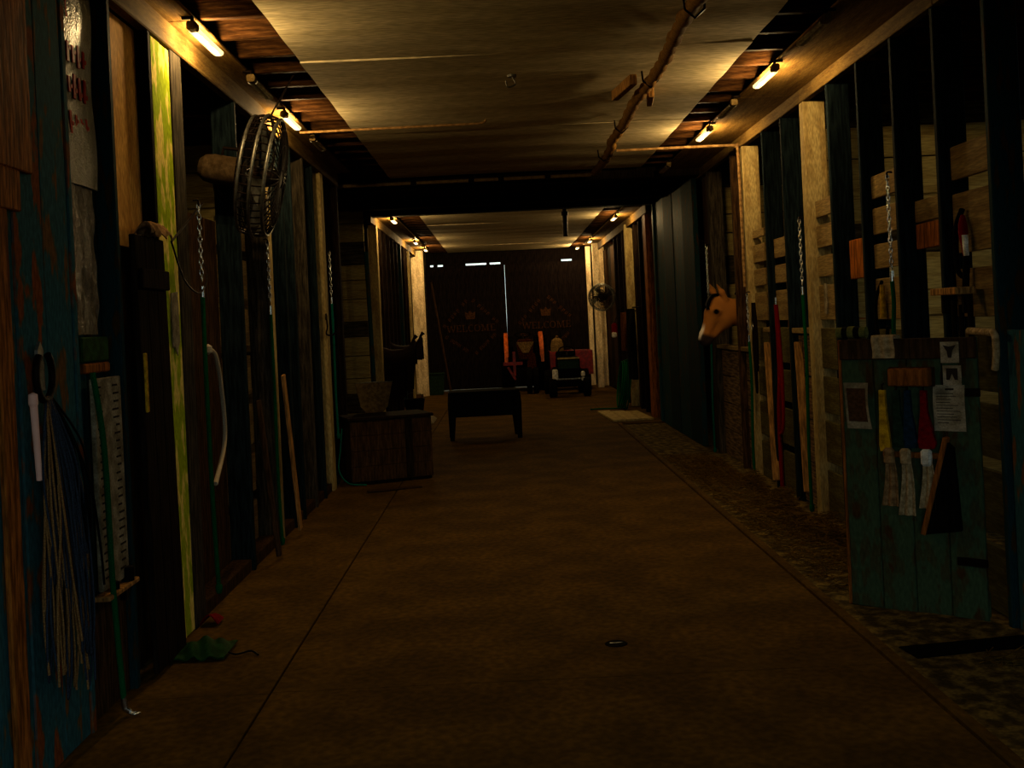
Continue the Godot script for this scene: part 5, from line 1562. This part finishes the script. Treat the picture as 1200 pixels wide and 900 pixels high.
	for s in [-1.0, 1.0]:
		put("eye", lathe([Vector2(0, 0.024), Vector2(0.014, 0.019), Vector2(0.024, 0.007), Vector2(0.026, 0), Vector2(0.024, -0.007), Vector2(0.014, -0.019), Vector2(0, -0.024)], Transform3D.IDENTITY, 16), M.eye, t, h.call(2.060, 1.488, 0.088 * s))
		put("nostril", lathe([Vector2(0, 0.014), Vector2(0.009, 0.009), Vector2(0.012, 0), Vector2(0.009, -0.009), Vector2(0, -0.014)], Transform3D.IDENTITY, 10), M.eye, t, h.call(1.915, 1.222, 0.044 * s))
	rng.seed = 99
	var mane := begin()
	for i in 110:
		var u := i / 109.0
		var rx := lerpf(2.06, 2.72, u)
		var ry := 1.655 - 0.30 * u * u + 0.06 * sin(u * 3.0) - 0.02
		var z := rng.randf_range(-0.02, 0.03)
		var ln := rng.randf_range(0.16, 0.26)
		if u < 0.32:
			# forelock down the forehead
			var fz := rng.randf_range(-0.04, 0.085)
			add_tube(mane, curve([h.call(2.10, 1.655, fz * 0.4), h.call(2.03, 1.645, fz * 0.8), h.call(1.985 + rng.randf_range(-0.006, 0.01), 1.57, fz), h.call(1.975 + rng.randf_range(-0.004, 0.02), 1.50 + rng.randf_range(0, 0.05), fz * 1.1)], 4), [0.014, 0.016, 0.016, 0.016, 0.016, 0.015, 0.015, 0.014, 0.013, 0.011, 0.009, 0.006, 0.003], 5)
		else:
			add_tube(mane, curve([h.call(rx, ry, z), h.call(rx + 0.01, ry + 0.02, z + 0.06), h.call(rx + 0.02, ry - ln * 0.5, 0.14 + 0.03 * u + rng.randf_range(0, 0.02)), h.call(rx + 0.04, ry - ln, 0.14 + 0.04 * u)], 4), [0.012, 0.012, 0.012, 0.012, 0.011, 0.011, 0.011, 0.010, 0.009, 0.008, 0.006, 0.004, 0.002], 5)
	put("mane", mane.commit(), M.mane, t)

# ---------------------------------------------------------------- loose hay
func build_hay() -> void:
	var t := thing("loose_hay", "scattered hay and straw along the right gutter below the stalls", "hay", V(1.95, -0.05, 8.0))
	t.set_meta("kind", "stuff")
	rng.seed = 12
	var st := begin()
	var heaps := [[2.08, 6.95, 0.22, 0.16], [2.10, 8.1, 0.2, 0.15], [2.12, 9.1, 0.2, 0.13], [2.0, 7.5, 0.25, 0.05], [1.9, 9.9, 0.25, 0.05], [2.05, 10.6, 0.2, 0.05]]
	for i in 5200:
		var x: float
		var d: float
		var y := 0.0
		if i % 2 == 0:
			var hp: Array = heaps[i / 2 % heaps.size()]
			x = hp[0] + rng.randfn() * hp[2] * 0.5
			d = hp[1] + rng.randfn() * hp[2]
			y = hp[3] * exp(-pow((x - hp[0]) / hp[2], 2.0) - pow((d - hp[1]) / (hp[2] * 1.6), 2.0)) * rng.randf()
		else:
			x = rng.randf_range(1.66, 2.16)
			d = rng.randf_range(5.6, 11.4)
		x = clampf(x, 1.63, 2.10)
		var c := Vector3(x, -0.015 + y, -d) - t.position
		var e := Vector3(rng.randf_range(-1, 1), rng.randf_range(-0.08, 0.12), rng.randf_range(-1, 1)).normalized() * rng.randf_range(0.025, 0.075)
		add_tube(st, [c - e, c + e], 0.0022, 3)
	var o := put("stems", st.commit(), M.hay, t)
	o.set_meta("kind", "stuff")
